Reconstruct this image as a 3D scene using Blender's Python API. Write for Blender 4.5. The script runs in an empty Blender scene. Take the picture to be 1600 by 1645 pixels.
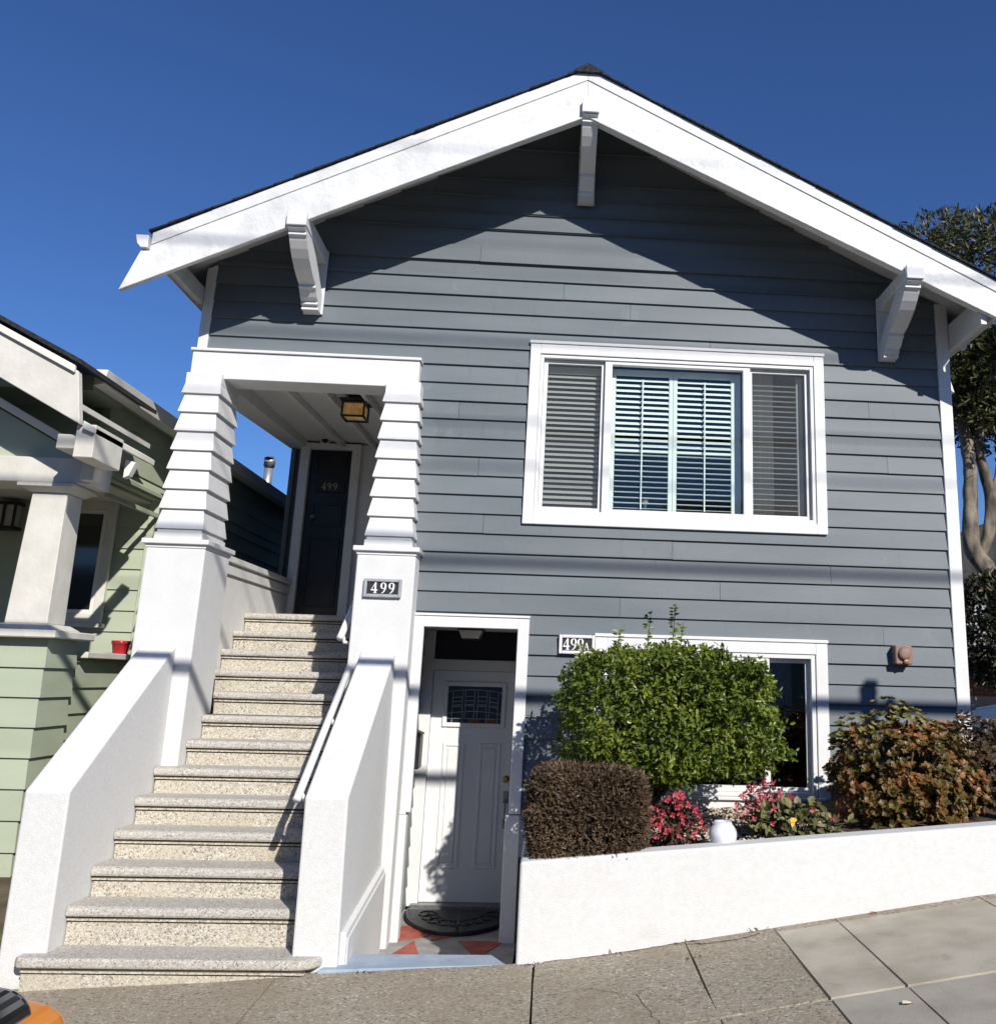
import bpy, bmesh, math, random
from mathutils import Vector, Matrix, noise

# ------------------------------------------------------------------ camera, sky, sun, exposure
sc = bpy.context.scene
COL = sc.collection
R = math.radians
cam_d = bpy.data.cameras.new("camera")
cam = bpy.data.objects.new("camera", cam_d); COL.objects.link(cam); sc.camera = cam
YAW, PITCH, ROLL = -0.0578327, 0.2391389, 0.0277803
cy_, sy_, cp_, sp_ = math.cos(YAW), math.sin(YAW), math.cos(PITCH), math.sin(PITCH)
fw = Vector((-sy_ * cp_, cy_ * cp_, sp_)); r0 = Vector((cy_, sy_, 0)); u0 = r0.cross(fw)
cr_, sr_ = math.cos(ROLL), math.sin(ROLL)
rt = cr_ * r0 + sr_ * u0; up = -sr_ * r0 + cr_ * u0
m = Matrix((rt, up, -fw)).transposed().to_4x4(); m.translation = (0, -8.0, 1.65045)
cam.matrix_world = m
cam_d.sensor_width = 36.0; cam_d.lens = 36.0 * 1513.165 / 1645.0
cam_d.shift_x = (800 - 985.56) / 1645.0; cam_d.shift_y = (728.33 - 822.5) / 1645.0
cam_d.clip_start = 0.05; cam_d.clip_end = 900

SUN_DIR = Vector((-0.47, 1.0, -0.67)).normalized()      # travel direction of the sunlight
world = bpy.data.worlds.new("World"); sc.world = world; world.use_nodes = True
wn = world.node_tree; sky = wn.nodes.new("ShaderNodeTexSky"); sky.sky_type = 'NISHITA'; sky.sun_disc = False
sky.sun_elevation = math.asin(-SUN_DIR.z); sky.sun_rotation = math.atan2(-SUN_DIR.x, -SUN_DIR.y)
sky.air_density = 1.0; sky.dust_density = 0.0; sky.ozone_density = 10.0; sky.altitude = 300
hs = wn.nodes.new("ShaderNodeHueSaturation"); hs.inputs["Saturation"].default_value = 1.03; hs.inputs["Hue"].default_value = 0.507
wn.links.new(sky.outputs[0], hs.inputs["Color"]); wn.links.new(hs.outputs[0], wn.nodes["Background"].inputs[0]); wn.nodes["Background"].inputs[1].default_value = 0.096
sun_d = bpy.data.lights.new("sun", 'SUN'); sun_d.energy = 5.0; sun_d.angle = R(0.53); sun_d.color = (1.0, 0.96, 0.90)
sun = bpy.data.objects.new("sun", sun_d); COL.objects.link(sun)
sun.rotation_euler = SUN_DIR.to_track_quat('-Z', 'Y').to_euler(); sun.location = (8, -16, 14)
sc.view_settings.view_transform = 'Standard'; sc.view_settings.look = 'None'
sc.view_settings.exposure = 0.15; sc.view_settings.gamma = 1.0; sc.view_settings.use_curve_mapping = False

random.seed(7)
# ------------------------------------------------------------------ helpers
class MB:
    """collects polygons, builds one mesh object"""
    def __init__(s): s.v = []; s.f = []
    def poly(s, pts):
        i = len(s.v); s.v += [tuple(p) for p in pts]; s.f.append(tuple(range(i, i + len(pts)))); return s
    def hexa(s, p):      # p: 8 points, bottom 4 (ccw from above), top 4
        i = len(s.v); s.v += [tuple(q) for q in p]
        for q in ((3, 2, 1, 0), (4, 5, 6, 7), (0, 1, 5, 4), (1, 2, 6, 5), (2, 3, 7, 6), (3, 0, 4, 7)):
            s.f.append(tuple(i + k for k in q))
        return s
    def box(s, x0, x1, y0, y1, z0, z1):
        return s.hexa([(x0, y0, z0), (x1, y0, z0), (x1, y1, z0), (x0, y1, z0), (x0, y0, z1), (x1, y0, z1), (x1, y1, z1), (x0, y1, z1)])
    def prism(s, pts, axis, a, b):
        """closed polygon pts (2D) extruded from a to b along axis; 'y': pts=(x,z) 'x': pts=(y,z) 'z': pts=(x,y)"""
        def P(p, t):
            return (p[0], t, p[1]) if axis == 'y' else ((t, p[0], p[1]) if axis == 'x' else (p[0], p[1], t))
        i = len(s.v); n = len(pts)
        s.v += [P(p, a) for p in pts] + [P(p, b) for p in pts]
        s.f.append(tuple(range(i, i + n))); s.f.append(tuple(range(i + 2 * n - 1, i + n - 1, -1)))
        for k in range(n):
            l = (k + 1) % n; s.f.append((i + l, i + k, i + n + k, i + n + l))
        return s
    def frustum(s, b, t, z0, z1):   # b,t = (x0,x1,y0,y1)
        return s.hexa([(b[0], b[2], z0), (b[1], b[2], z0), (b[1], b[3], z0), (b[0], b[3], z0), (t[0], t[2], z1), (t[1], t[2], z1), (t[1], t[3], z1), (t[0], t[3], z1)])
    def tube(s, pts, rad, n=8, cap=True):
        pts = [Vector(p) for p in pts]; rings = []
        rads = rad if isinstance(rad, (list, tuple)) else [rad] * len(pts)
        prev = None
        for k, p in enumerate(pts):
            t = (pts[min(k + 1, len(pts) - 1)] - pts[max(k - 1, 0)]).normalized()
            a = Vector((0, 0, 1)) if abs(t.z) < 0.9 else Vector((1, 0, 0))
            if prev is not None: a = prev
            x = (a - t * a.dot(t)).normalized(); y = t.cross(x); prev = x
            i = len(s.v); rings.append(i)
            s.v += [tuple(p + (x * math.cos(2 * math.pi * j / n) + y * math.sin(2 * math.pi * j / n)) * rads[k]) for j in range(n)]
        for a, b in zip(rings, rings[1:]):
            for j in range(n):
                l = (j + 1) % n; s.f.append((a + j, a + l, b + l, b + j))
        if cap:
            s.f.append(tuple(rings[0] + j for j in range(n - 1, -1, -1))); s.f.append(tuple(rings[-1] + j for j in range(n)))
        return s
    def lathe(s, prof, c, n=24, axis='z'):
        i0 = len(s.v)
        for r, h in prof:
            for j in range(n):
                a = 2 * math.pi * j / n
                if axis == 'z': s.v.append((c[0] + r * math.cos(a), c[1] + r * math.sin(a), c[2] + h))
                else: s.v.append((c[0] + r * math.cos(a), c[1] + h, c[2] + r * math.sin(a)))
        for k in range(len(prof) - 1):
            for j in range(n):
                l = (j + 1) % n; a = i0 + k * n; b = a + n; s.f.append((a + j, a + l, b + l, b + j))
        return s
    def build(s, name, mat, parent=None, bevel=0.0, smooth=False, seg=1):
        me = bpy.data.meshes.new(name); me.from_pydata(s.v, [], s.f); me.validate(); me.update()
        bm = bmesh.new(); bm.from_mesh(me); bmesh.ops.recalc_face_normals(bm, faces=bm.faces); bm.to_mesh(me); bm.free()
        me.materials.append(mat)
        if smooth:
            for p in me.polygons: p.use_smooth = True
        o = bpy.data.objects.new(name, me); COL.objects.link(o)
        if parent: put(o, parent)
        if bevel:
            md = o.modifiers.new("bevel", 'BEVEL'); md.width = bevel; md.segments = seg; md.limit_method = 'ANGLE'; md.angle_limit = R(35)
        return o

WLOC = {}
def wloc(o):
    l = Vector(o.location); p = o.parent
    while p: l += p.location; p = p.parent
    return l
def put(o, parent):
    """parent o keeping its world place (parents are never rotated)"""
    w = Vector(o.location); o.parent = parent; o.location = w - wloc(parent)
def tag(o, label=None, cat=None, group=None, kind=None):
    if label: o['label'] = label
    if cat: o['category'] = cat
    if group: o['group'] = group
    if kind: o['kind'] = kind
    return o
def thing(name, loc, label, cat, group=None):
    o = bpy.data.objects.new(name, None); COL.objects.link(o); o.location = loc; o.empty_display_size = 0.1
    return tag(o, label, cat, group)
def part_empty(name, loc, parent):
    o = bpy.data.objects.new(name, None); COL.objects.link(o); o.location = loc; put(o, parent); return o
def copy_tree(o, parent=None, d=Vector((0, 0, 0))):
    c = o.copy(); COL.objects.link(c); c.parent = parent
    if parent is None or True: c.location = Vector(o.location) + d
    for ch in [x for x in bpy.data.objects if x.parent == o]: copy_tree(ch, c)
    return c

# ------------------------------------------------------------------ materials
def mat(name, c1, c2=None, scale=4.0, rough=0.6, bump=0.0, bscale=60.0, detail=4.0, stretch=(1, 1, 1), spec=0.4, metal=0.0, lo=0.35, hi=0.65):
    M = bpy.data.materials.new(name); M.use_nodes = True; nt = M.node_tree; b = nt.nodes["Principled BSDF"]
    b.inputs["Roughness"].default_value = rough; b.inputs["Metallic"].default_value = metal
    b.inputs["Specular IOR Level"].default_value = spec
    b.inputs["Base Color"].default_value = (*c1, 1)
    tc = nt.nodes.new("ShaderNodeTexCoord")
    if c2:
        mp = nt.nodes.new("ShaderNodeMapping"); mp.inputs["Scale"].default_value = stretch
        nt.links.new(tc.outputs["Object"], mp.inputs[0])
        n = nt.nodes.new("ShaderNodeTexNoise"); n.inputs["Scale"].default_value = scale; n.inputs["Detail"].default_value = detail
        nt.links.new(mp.outputs[0], n.inputs["Vector"])
        r = nt.nodes.new("ShaderNodeValToRGB"); r.color_ramp.elements[0].position = lo; r.color_ramp.elements[1].position = hi
        r.color_ramp.elements[0].color = (*c1, 1); r.color_ramp.elements[1].color = (*c2, 1)
        nt.links.new(n.outputs["Fac"], r.inputs[0]); nt.links.new(r.outputs[0], b.inputs["Base Color"])
    if bump:
        n2 = nt.nodes.new("ShaderNodeTexNoise"); n2.inputs["Scale"].default_value = bscale; n2.inputs["Detail"].default_value = 5
        nt.links.new(tc.outputs["Object"], n2.inputs["Vector"])
        bp = nt.nodes.new("ShaderNodeBump"); bp.inputs["Strength"].default_value = bump; bp.inputs["Distance"].default_value = 0.01
        nt.links.new(n2.outputs["Fac"], bp.inputs["Height"]); nt.links.new(bp.outputs[0], b.inputs["Normal"])
    return M
def speckle(name, cols, scale, rough=0.75, bump=0.4, dirt=None, dscale=2.0):
    """aggregate: random colour per voronoi cell, with broad stains"""
    M = bpy.data.materials.new(name); M.use_nodes = True; nt = M.node_tree; b = nt.nodes["Principled BSDF"]; b.inputs["Roughness"].default_value = rough
    b.inputs["Specular IOR Level"].default_value = 0.25
    tc = nt.nodes.new("ShaderNodeTexCoord"); v = nt.nodes.new("ShaderNodeTexVoronoi"); v.inputs["Scale"].default_value = scale
    nt.links.new(tc.outputs["Object"], v.inputs["Vector"])
    sep = nt.nodes.new("ShaderNodeSeparateColor"); nt.links.new(v.outputs["Color"], sep.inputs[0])
    r = nt.nodes.new("ShaderNodeValToRGB"); r.color_ramp.interpolation = 'CONSTANT'
    while len(r.color_ramp.elements) < len(cols): r.color_ramp.elements.new(0.5)
    for e, (p, c) in zip(r.color_ramp.elements, cols): e.position = p; e.color = (*c, 1)
    nt.links.new(sep.outputs[0], r.inputs[0]); out = r.outputs[0]
    if dirt:
        n = nt.nodes.new("ShaderNodeTexNoise"); n.inputs["Scale"].default_value = dscale; n.inputs["Detail"].default_value = 6; n.inputs["Roughness"].default_value = 0.65
        nt.links.new(tc.outputs["Object"], n.inputs["Vector"])
        mr = nt.nodes.new("ShaderNodeMapRange"); mr.inputs[1].default_value = 0.4; mr.inputs[2].default_value = 0.68; mr.inputs[4].default_value = 0.65
        nt.links.new(n.outputs["Fac"], mr.inputs[0])
        mx = nt.nodes.new("ShaderNodeMix"); mx.data_type = 'RGBA'; nt.links.new(mr.outputs[0], mx.inputs[0]); nt.links.new(out, mx.inputs[6]); mx.inputs[7].default_value = (*dirt, 1)
        out = mx.outputs[2]
    nt.links.new(out, b.inputs["Base Color"])
    bp = nt.nodes.new("ShaderNodeBump"); bp.inputs["Strength"].default_value = bump; bp.inputs["Distance"].default_value = 0.006
    nt.links.new(v.outputs["Distance"], bp.inputs["Height"]); bp.invert = True; nt.links.new(bp.outputs[0], b.inputs["Normal"])
    return M
def leafmat(name, cols, rough=0.45, trans=0.3, spec=0.4, big=None):
    """colour per leaf island"""
    M = bpy.data.materials.new(name); M.use_nodes = True; nt = M.node_tree; b = nt.nodes["Principled BSDF"]; out = nt.nodes["Material Output"]
    b.inputs["Roughness"].default_value = rough; b.inputs["Specular IOR Level"].default_value = spec
    g = nt.nodes.new("ShaderNodeNewGeometry"); r = nt.nodes.new("ShaderNodeValToRGB")
    while len(r.color_ramp.elements) < len(cols): r.color_ramp.elements.new(0.5)
    for e, (p, c) in zip(r.color_ramp.elements, cols): e.position = p; e.color = (*c, 1)
    src = g.outputs["Random Per Island"]
    if big:
        tc = nt.nodes.new("ShaderNodeTexCoord"); n = nt.nodes.new("ShaderNodeTexNoise"); n.inputs["Scale"].default_value = big
        nt.links.new(tc.outputs["Object"], n.inputs["Vector"])
        mr = nt.nodes.new("ShaderNodeMapRange"); mr.inputs[1].default_value = 0.3; mr.inputs[2].default_value = 0.7
        nt.links.new(n.outputs["Fac"], mr.inputs[0])
        ma = nt.nodes.new("ShaderNodeMath"); ma.operation = 'MULTIPLY_ADD'; ma.inputs[1].default_value = 0.45
        mb = nt.nodes.new("ShaderNodeMath"); mb.operation = 'MULTIPLY'; mb.inputs[1].default_value = 0.55
        nt.links.new(mr.outputs[0], mb.inputs[0]); nt.links.new(g.outputs["Random Per Island"], ma.inputs[0]); nt.links.new(mb.outputs[0], ma.inputs[2]); src = ma.outputs[0]
    nt.links.new(src, r.inputs[0]); nt.links.new(r.outputs[0], b.inputs["Base Color"])
    tr = nt.nodes.new("ShaderNodeBsdfTranslucent"); nt.links.new(r.outputs[0], tr.inputs[0])
    mx = nt.nodes.new("ShaderNodeMixShader"); mx.inputs[0].default_value = trans
    nt.links.new(b.outputs[0], mx.inputs[1]); nt.links.new(tr.outputs[0], mx.inputs[2]); nt.links.new(mx.outputs[0], out.inputs[0])
    return M
def glassmat(name, tint=(0.9, 0.93, 0.92), refl=1.0, screen=None):
    """thin pane: see-through plus a mirror coat; screen = insect mesh in front (colour, cover)"""
    M = bpy.data.materials.new(name); M.use_nodes = True; nt = M.node_tree; out = nt.nodes["Material Output"]; nt.nodes.remove(nt.nodes["Principled BSDF"])
    t = nt.nodes.new("ShaderNodeBsdfTransparent"); t.inputs[0].default_value = (*tint, 1)
    g = nt.nodes.new("ShaderNodeBsdfGlossy"); g.inputs["Roughness"].default_value = 0.02
    f = nt.nodes.new("ShaderNodeLayerWeight"); f.inputs["Blend"].default_value = 0.5
    p5 = nt.nodes.new("ShaderNodeMath"); p5.operation = 'POWER'; p5.inputs[1].default_value = 5.0; nt.links.new(f.outputs["Facing"], p5.inputs[0])
    k = nt.nodes.new("ShaderNodeMath"); k.operation = 'MULTIPLY_ADD'; k.inputs[1].default_value = 0.6; k.inputs[2].default_value = 0.045 * refl; nt.links.new(p5.outputs[0], k.inputs[0])
    mx = nt.nodes.new("ShaderNodeMixShader"); nt.links.new(k.outputs[0], mx.inputs[0]); nt.links.new(t.outputs[0], mx.inputs[1]); nt.links.new(g.outputs[0], mx.inputs[2])
    o = mx.outputs[0]
    if screen:
        d = nt.nodes.new("ShaderNodeBsdfDiffuse"); d.inputs[0].default_value = (*screen[0], 1)
        m2 = nt.nodes.new("ShaderNodeMixShader"); m2.inputs[0].default_value = screen[1]; nt.links.new(o, m2.inputs[1]); nt.links.new(d.outputs[0], m2.inputs[2]); o = m2.outputs[0]
    nt.links.new(o, out.inputs[0]); return M

def vary(M, lo=0.93, hi=1.07):
    """each board a slightly different tone"""
    nt = M.node_tree; b = nt.nodes["Principled BSDF"]; l = b.inputs["Base Color"].links[0]; src = l.from_socket
    oi = nt.nodes.new("ShaderNodeObjectInfo"); mr = nt.nodes.new("ShaderNodeMapRange"); mr.inputs[3].default_value = lo; mr.inputs[4].default_value = hi
    nt.links.new(oi.outputs["Random"], mr.inputs[0]); mx = nt.nodes.new("ShaderNodeMix"); mx.data_type = 'RGBA'; mx.blend_type = 'MULTIPLY'; mx.inputs[0].default_value = 1.0
    cmb = nt.nodes.new("ShaderNodeCombineColor"); 
    for i in range(3): nt.links.new(mr.outputs[0], cmb.inputs[i])
    nt.links.new(src, mx.inputs[6]); nt.links.new(cmb.outputs[0], mx.inputs[7]); nt.links.new(mx.outputs[2], b.inputs["Base Color"]); return M
SIDING = mat("siding_paint", (0.119, 0.141, 0.156), (0.149, 0.170, 0.184), 1.5, 0.55, 0.15, 90, 8, (0.5, 1, 2.2), 0.3)
WHITE = mat("white_paint", (0.66, 0.66, 0.65), (0.71, 0.71, 0.70), 5, 0.45, 0.05, 40)
RAKE = mat("weathered_white_paint", (0.58, 0.58, 0.565), (0.70, 0.70, 0.69), 3.5, 0.5, 0.55, 22, 8, (1, 1, 1), 0.35, 0, 0.30, 0.52)
STUCCO = mat("white_stucco", (0.635, 0.635, 0.622), (0.665, 0.665, 0.655), 7, 0.8, 0.3, 110, 6, (1, 1, 1), 0.2)
ROUGHST = mat("rough_white_stucco", (0.625, 0.625, 0.612), (0.668, 0.668, 0.658), 30, 0.85, 0.4, 150, 8, (1, 1, 1), 0.2)
SHADEDW = mat("shaded_white_paint", (0.42, 0.42, 0.40), (0.5, 0.5, 0.48), 6, 0.6)  # darker copy of the white: shade of eave and reveals put into colour
DARKDOOR = mat("dark_navy_door_paint", (0.007, 0.008, 0.014), (0.011, 0.012, 0.02), 5, 0.35)
DARK = mat("dark_interior", (0.03, 0.03, 0.035), (0.045, 0.045, 0.05), 3, 0.9)
ROOF = mat("black_asphalt_shingle", (0.012, 0.013, 0.016), (0.035, 0.036, 0.04), 30, 0.95, 0.6, 120)
BLACK = mat("black_metal", (0.012, 0.012, 0.013), (0.02, 0.02, 0.021), 10, 0.4)
GREY = mat("grey_frame_metal", (0.30, 0.31, 0.34), (0.38, 0.39, 0.42), 14, 0.45)
CHAR = mat("charcoal_plate", (0.018, 0.018, 0.02), (0.026, 0.026, 0.028), 40, 0.6)
LETTER = mat("white_lettering", (0.82, 0.82, 0.80), None, rough=0.5)
LETTERG = mat("dull_metal_lettering", (0.32, 0.30, 0.28), None, rough=0.4)
DOORW = mat("white_door_paint", (0.70, 0.70, 0.69), (0.76, 0.76, 0.75), 3, 0.35, 0.03, 30)
BRASS = mat("aged_brass", (0.35, 0.17, 0.06), (0.45, 0.25, 0.10), 30, 0.4, metal=0.8)
STEEL = mat("dull_steel", (0.22, 0.22, 0.22), (0.30, 0.30, 0.29), 20, 0.4, metal=0.7)
TREAD = speckle("pebbled_stone_tread", [(0, (0.18, 0.16, 0.14)), (0.07, (0.32, 0.29, 0.255)), (0.3, (0.42, 0.39, 0.345)), (0.62, (0.50, 0.47, 0.42)), (0.88, (0.58, 0.56, 0.52))], 130, 0.75, 0.2, (0.44, 0.42, 0.385), 5)
RISER = speckle("pebbled_stone_riser", [(0, (0.20, 0.17, 0.14)), (0.10, (0.34, 0.30, 0.24)), (0.30, (0.47, 0.43, 0.355)), (0.66, (0.55, 0.51, 0.43)), (0.90, (0.64, 0.62, 0.56))], 115, 0.8, 0.4, (0.50, 0.455, 0.35), 3.0)
GROOVE_SHADE = mat("step_groove_shade", (0.05, 0.042, 0.03), (0.08, 0.07, 0.05), 30, 0.9)  # dark strips below the nosing: its shadow and the grooves put into colour
SLABA = speckle("coarse_old_concrete", [(0, (0.16, 0.132, 0.095)), (0.10, (0.30, 0.26, 0.20)), (0.5, (0.36, 0.315, 0.245)), (0.84, (0.415, 0.37, 0.29)), (0.955, (0.55, 0.50, 0.42))], 85, 0.9, 0.5, (0.26, 0.215, 0.145), 1.6)
SLABB = mat("smooth_concrete", (0.33, 0.295, 0.23), (0.47, 0.43, 0.345), 3.5, 0.9, 0.35, 150, 12, (1, 1, 1), 0.3, 0, 0.28, 0.62)
SLABC = mat("grey_concrete", (0.29, 0.265, 0.215), (0.40, 0.37, 0.305), 3.5, 0.9, 0.35, 150, 12, (1, 1, 1), 0.3, 0, 0.28, 0.62)
def smudge(M, col, scale, lo, hi, fac, stretch=(1, 1, 1)):
    """faint worn or dusty patches"""
    nt = M.node_tree; b = nt.nodes["Principled BSDF"]; src = b.inputs["Base Color"].links[0].from_socket
    g = nt.nodes.new("ShaderNodeNewGeometry"); mp = nt.nodes.new("ShaderNodeMapping"); mp.inputs["Scale"].default_value = stretch; nt.links.new(g.outputs["Position"], mp.inputs[0])
    n = nt.nodes.new("ShaderNodeTexNoise"); n.inputs["Scale"].default_value = scale; n.inputs["Detail"].default_value = 10; n.inputs["Roughness"].default_value = .7; nt.links.new(mp.outputs[0], n.inputs["Vector"])
    mr = nt.nodes.new("ShaderNodeMapRange"); mr.inputs[1].default_value = lo; mr.inputs[2].default_value = hi; mr.inputs[4].default_value = fac; nt.links.new(n.outputs["Fac"], mr.inputs[0])
    mx = nt.nodes.new("ShaderNodeMix"); mx.data_type = 'RGBA'; nt.links.new(mr.outputs[0], mx.inputs[0]); nt.links.new(src, mx.inputs[6]); mx.inputs[7].default_value = (*col, 1); nt.links.new(mx.outputs[2], b.inputs["Base Color"]); return M
JOINT = mat("joint_dirt", (0.03, 0.027, 0.02), (0.06, 0.05, 0.035), 30, 1.0)
ASPHALT = mat("asphalt", (0.04, 0.04, 0.042), (0.06, 0.06, 0.06), 40, 0.95, 0.5, 200)
EARTH = mat("earth", (0.07, 0.055, 0.035), (0.12, 0.095, 0.06), 6, 1.0, 0.8, 40)
SOIL = mat("garden_soil", (0.05, 0.035, 0.022), (0.10, 0.07, 0.045), 20, 1.0, 0.9, 60)
BLUEC = mat("pale_blue_painted_concrete", (0.27, 0.34, 0.43), (0.34, 0.40, 0.47), 9, 0.7, 0.4, 80)
PORCHF = mat("worn_grey_floor_paint", (0.25, 0.245, 0.23), (0.36, 0.35, 0.33), 8, 0.75, 0.4, 70)
REDT = mat("worn_red_floor_paint", (0.30, 0.065, 0.045), (0.42, 0.115, 0.085), 9, 0.75, 0.4, 70, 8)
GREEN = mat("sage_green_siding", (0.36, 0.40, 0.29), (0.41, 0.45, 0.335), 2.0, 0.65, 0.15, 80, 5, (0.4, 1, 2.5))
CREAM = mat("cream_paint", (0.56, 0.54, 0.475), (0.64, 0.62, 0.555), 5, 0.6, 0.25, 30, 6)
CREAMW = mat("cream_white_trim", (0.68, 0.66, 0.59), (0.74, 0.72, 0.65), 5, 0.6)
GALV = mat("galvanised_metal", (0.34, 0.36, 0.38), (0.48, 0.50, 0.52), 12, 0.4, metal=0.6)
REDPOT = mat("red_glazed_pot", (0.42, 0.012, 0.02), (0.5, 0.02, 0.03), 8, 0.2)
PORCEL = mat("white_marbled_ceramic", (0.60, 0.62, 0.68), (0.80, 0.80, 0.82), 18, 0.25, 0, 10, 6)
BELLM = mat("faded_red_metal", (0.22, 0.135, 0.112), (0.27, 0.165, 0.14), 12, 0.6, 0.2, 60)
BARK = mat("grey_bark", (0.06, 0.05, 0.038), (0.27, 0.225, 0.165), 5, 0.95, 1.0, 24, 8, (1, 1, 0.35))
STEM = mat("dark_stem", (0.06, 0.045, 0.03), (0.11, 0.085, 0.06), 14, 0.9, 0.5, 50)
CABLE = mat("cable_sheath", (0.015, 0.015, 0.015), None, rough=0.6)
ORANGE = mat("orange_car_paint", (0.62, 0.205, 0.02), (0.64, 0.215, 0.022), 3, 0.22, spec=0.6)
CARBLK = mat("black_car_trim", (0.012, 0.012, 0.013), (0.018, 0.018, 0.019), 30, 0.38)
TYRE = mat("tyre_rubber", (0.015, 0.015, 0.015), None, rough=0.85)
CARW = mat("silver_white_car_paint", (0.42, 0.46, 0.54), (0.44, 0.48, 0.56), 3, 0.25)
MATM = mat("black_rubber_mat", (0.008, 0.008, 0.009), (0.03, 0.03, 0.03), 22, 0.5, 0.8, 45)
SLAT = mat("white_shutter_paint", (0.74, 0.76, 0.73), None, rough=0.5)
AMBER = mat("amber_glass", (0.38, 0.20, 0.05), (0.75, 0.56, 0.30), 14, 0.3)
b_ = AMBER.node_tree.nodes["Principled BSDF"]; b_.inputs["Emission Color"].default_value = (1.0, 0.55, 0.14, 1); b_.inputs["Emission Strength"].default_value = 0.10
FROST = mat("frosted_glass", (0.45, 0.45, 0.42), (0.55, 0.55, 0.5), 12, 0.3)
GLASS = glassmat("window_glass", (0.93, 0.95, 0.945), 2.0)
GLASSG = glassmat("green_window_glass", (0.955, 0.988, 0.975), 1.0)
SCREEN = glassmat("screened_glass", (0.90, 0.91, 0.90), 0.5, ((0.14, 0.14, 0.14), 0.17))
CARGL = mat("dark_car_glass", (0.012, 0.014, 0.017), None, rough=0.06, spec=0.8)
PEBB = speckle("pebble_mix", [(0, (0.30, 0.24, 0.16)), (0.3, (0.55, 0.49, 0.40)), (0.6, (0.42, 0.35, 0.26)), (0.8, (0.68, 0.64, 0.58))], 12, 0.8, 0.1)

smudge(SIDING, (.26, .275, .285), 2.6, .60, .78, .45); smudge(SIDING, (.07, .08, .09), 4.0, .58, .75, .35, (2.5, 2.5, .5))
smudge(ROUGHST, (.42, .40, .35), 3.2, .60, .80, .35); smudge(STUCCO, (.44, .42, .38), 3.0, .60, .80, .3, (2, 2, .6)); smudge(RAKE, (.40, .39, .37), 9.0, .58, .72, .35)
smudge(GREEN, (.22, .25, .18), 3.5, .57, .75, .35); smudge(CREAM, (.36, .33, .27), 5.0, .58, .74, .4, (2, 2, .7)); smudge(SLABB, (.20, .17, .12), 4.5, .60, .74, .5); smudge(SLABC, (.18, .155, .115), 4.5, .58, .72, .5)
smudge(SLABA, (.15, .12, .08), 7.0, .60, .72, .5); smudge(TREAD, (.26, .23, .185), 4.0, .56, .74, .5, (.6, 2, 1)); smudge(RISER, (.36, .28, .15), 3.5, .55, .74, .5, (.6, 2, 2)); smudge(DOORW, (.52, .51, .49), 4.0, .6, .8, .3); smudge(BLUEC, (.22, .22, .21), 8, .58, .72, .6); smudge(PORCHF, (.14, .13, .11), 6, .56, .72, .6)
vary(SIDING); vary(GREEN, .96, 1.04)

# ------------------------------------------------------------------ ground
PROF = [(-40, -1.6), (-12, -.65), (-3.2, -.2), (-2.656, -.165), (-1.88, -.127), (-1.38, -.085), (-.156, -.035), (.506, .05), (1.279, .172), (2.884, .42), (12, 1.25), (40, 3.2)]
def lerp_prof(x):
    if x <= PROF[0][0]: return PROF[0][1]
    for (a, za), (b, zb) in zip(PROF, PROF[1:]):
        if x <= b: return za + (zb - za) * (x - a) / (b - a)
    return PROF[-1][1]
def gz(x, y): return lerp_prof(x) + 0.0257 * (max(-4.6, min(y, -1.6)) + 1.68)
KERB_Y = -4.55
def sheet(name, xs, ys, zf, m, kind='structure', parent=None):
    mb = MB(); n = len(ys)
    for x in xs:
        for y in ys: mb.v.append((x, y, zf(x, y)))
    for i in range(len(xs) - 1):
        for j in range(n - 1): mb.f.append((i * n + j, (i + 1) * n + j, (i + 1) * n + j + 1, i * n + j + 1))
    o = mb.build(name, m, parent, smooth=False)
    if kind: o['kind'] = kind
    return o
XS = [-400, -120, -40, -20, -12, -8, -5, -3.2, -2.656, -1.88, -1.38, -.156, .506, 1.279, 2.0, 2.884, 5, 8, 12, 20, 40, 120, 400]
sheet("ground", XS, [-400, -100, -40, -20, -12, -8, KERB_Y, -3, -1.6, 2, 8, 20, 60, 150, 400], lambda x, y: gz(x, y) - (0.5 if -1.7 < y < 9 and -3.3 < x < -0.1 else 0.10) - (0.2 if y < -4.6 else 0), EARTH)
sheet("road", XS, [-11.5, -9, -7, KERB_Y - 0.16], lambda x, y: gz(x, y) - 0.16, ASPHALT)
pav = sheet("pavement", XS[3:-3], [KERB_Y, -3.5, -2.5, -1.9, -1.64], lambda x, y: gz(x, y) - 0.022, JOINT)
kb = MB()
for a, b in zip(XS[3:-3], XS[4:-3]):
    y0, y1 = KERB_Y - 0.16, KERB_Y - 0.006
    kb.hexa([(a, y0, gz(a, y0) - .2), (b, y0, gz(b, y0) - .2), (b, y1, gz(b, y1) - .2), (a, y1, gz(a, y1) - .2), (a, y0, gz(a, y0) - .004), (b, y0, gz(b, y0) - .004), (b, y1, gz(b, y1)), (a, y1, gz(a, y1))])
kb.build("kerb", SLABC, None, 0.01)['kind'] = 'structure'
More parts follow.
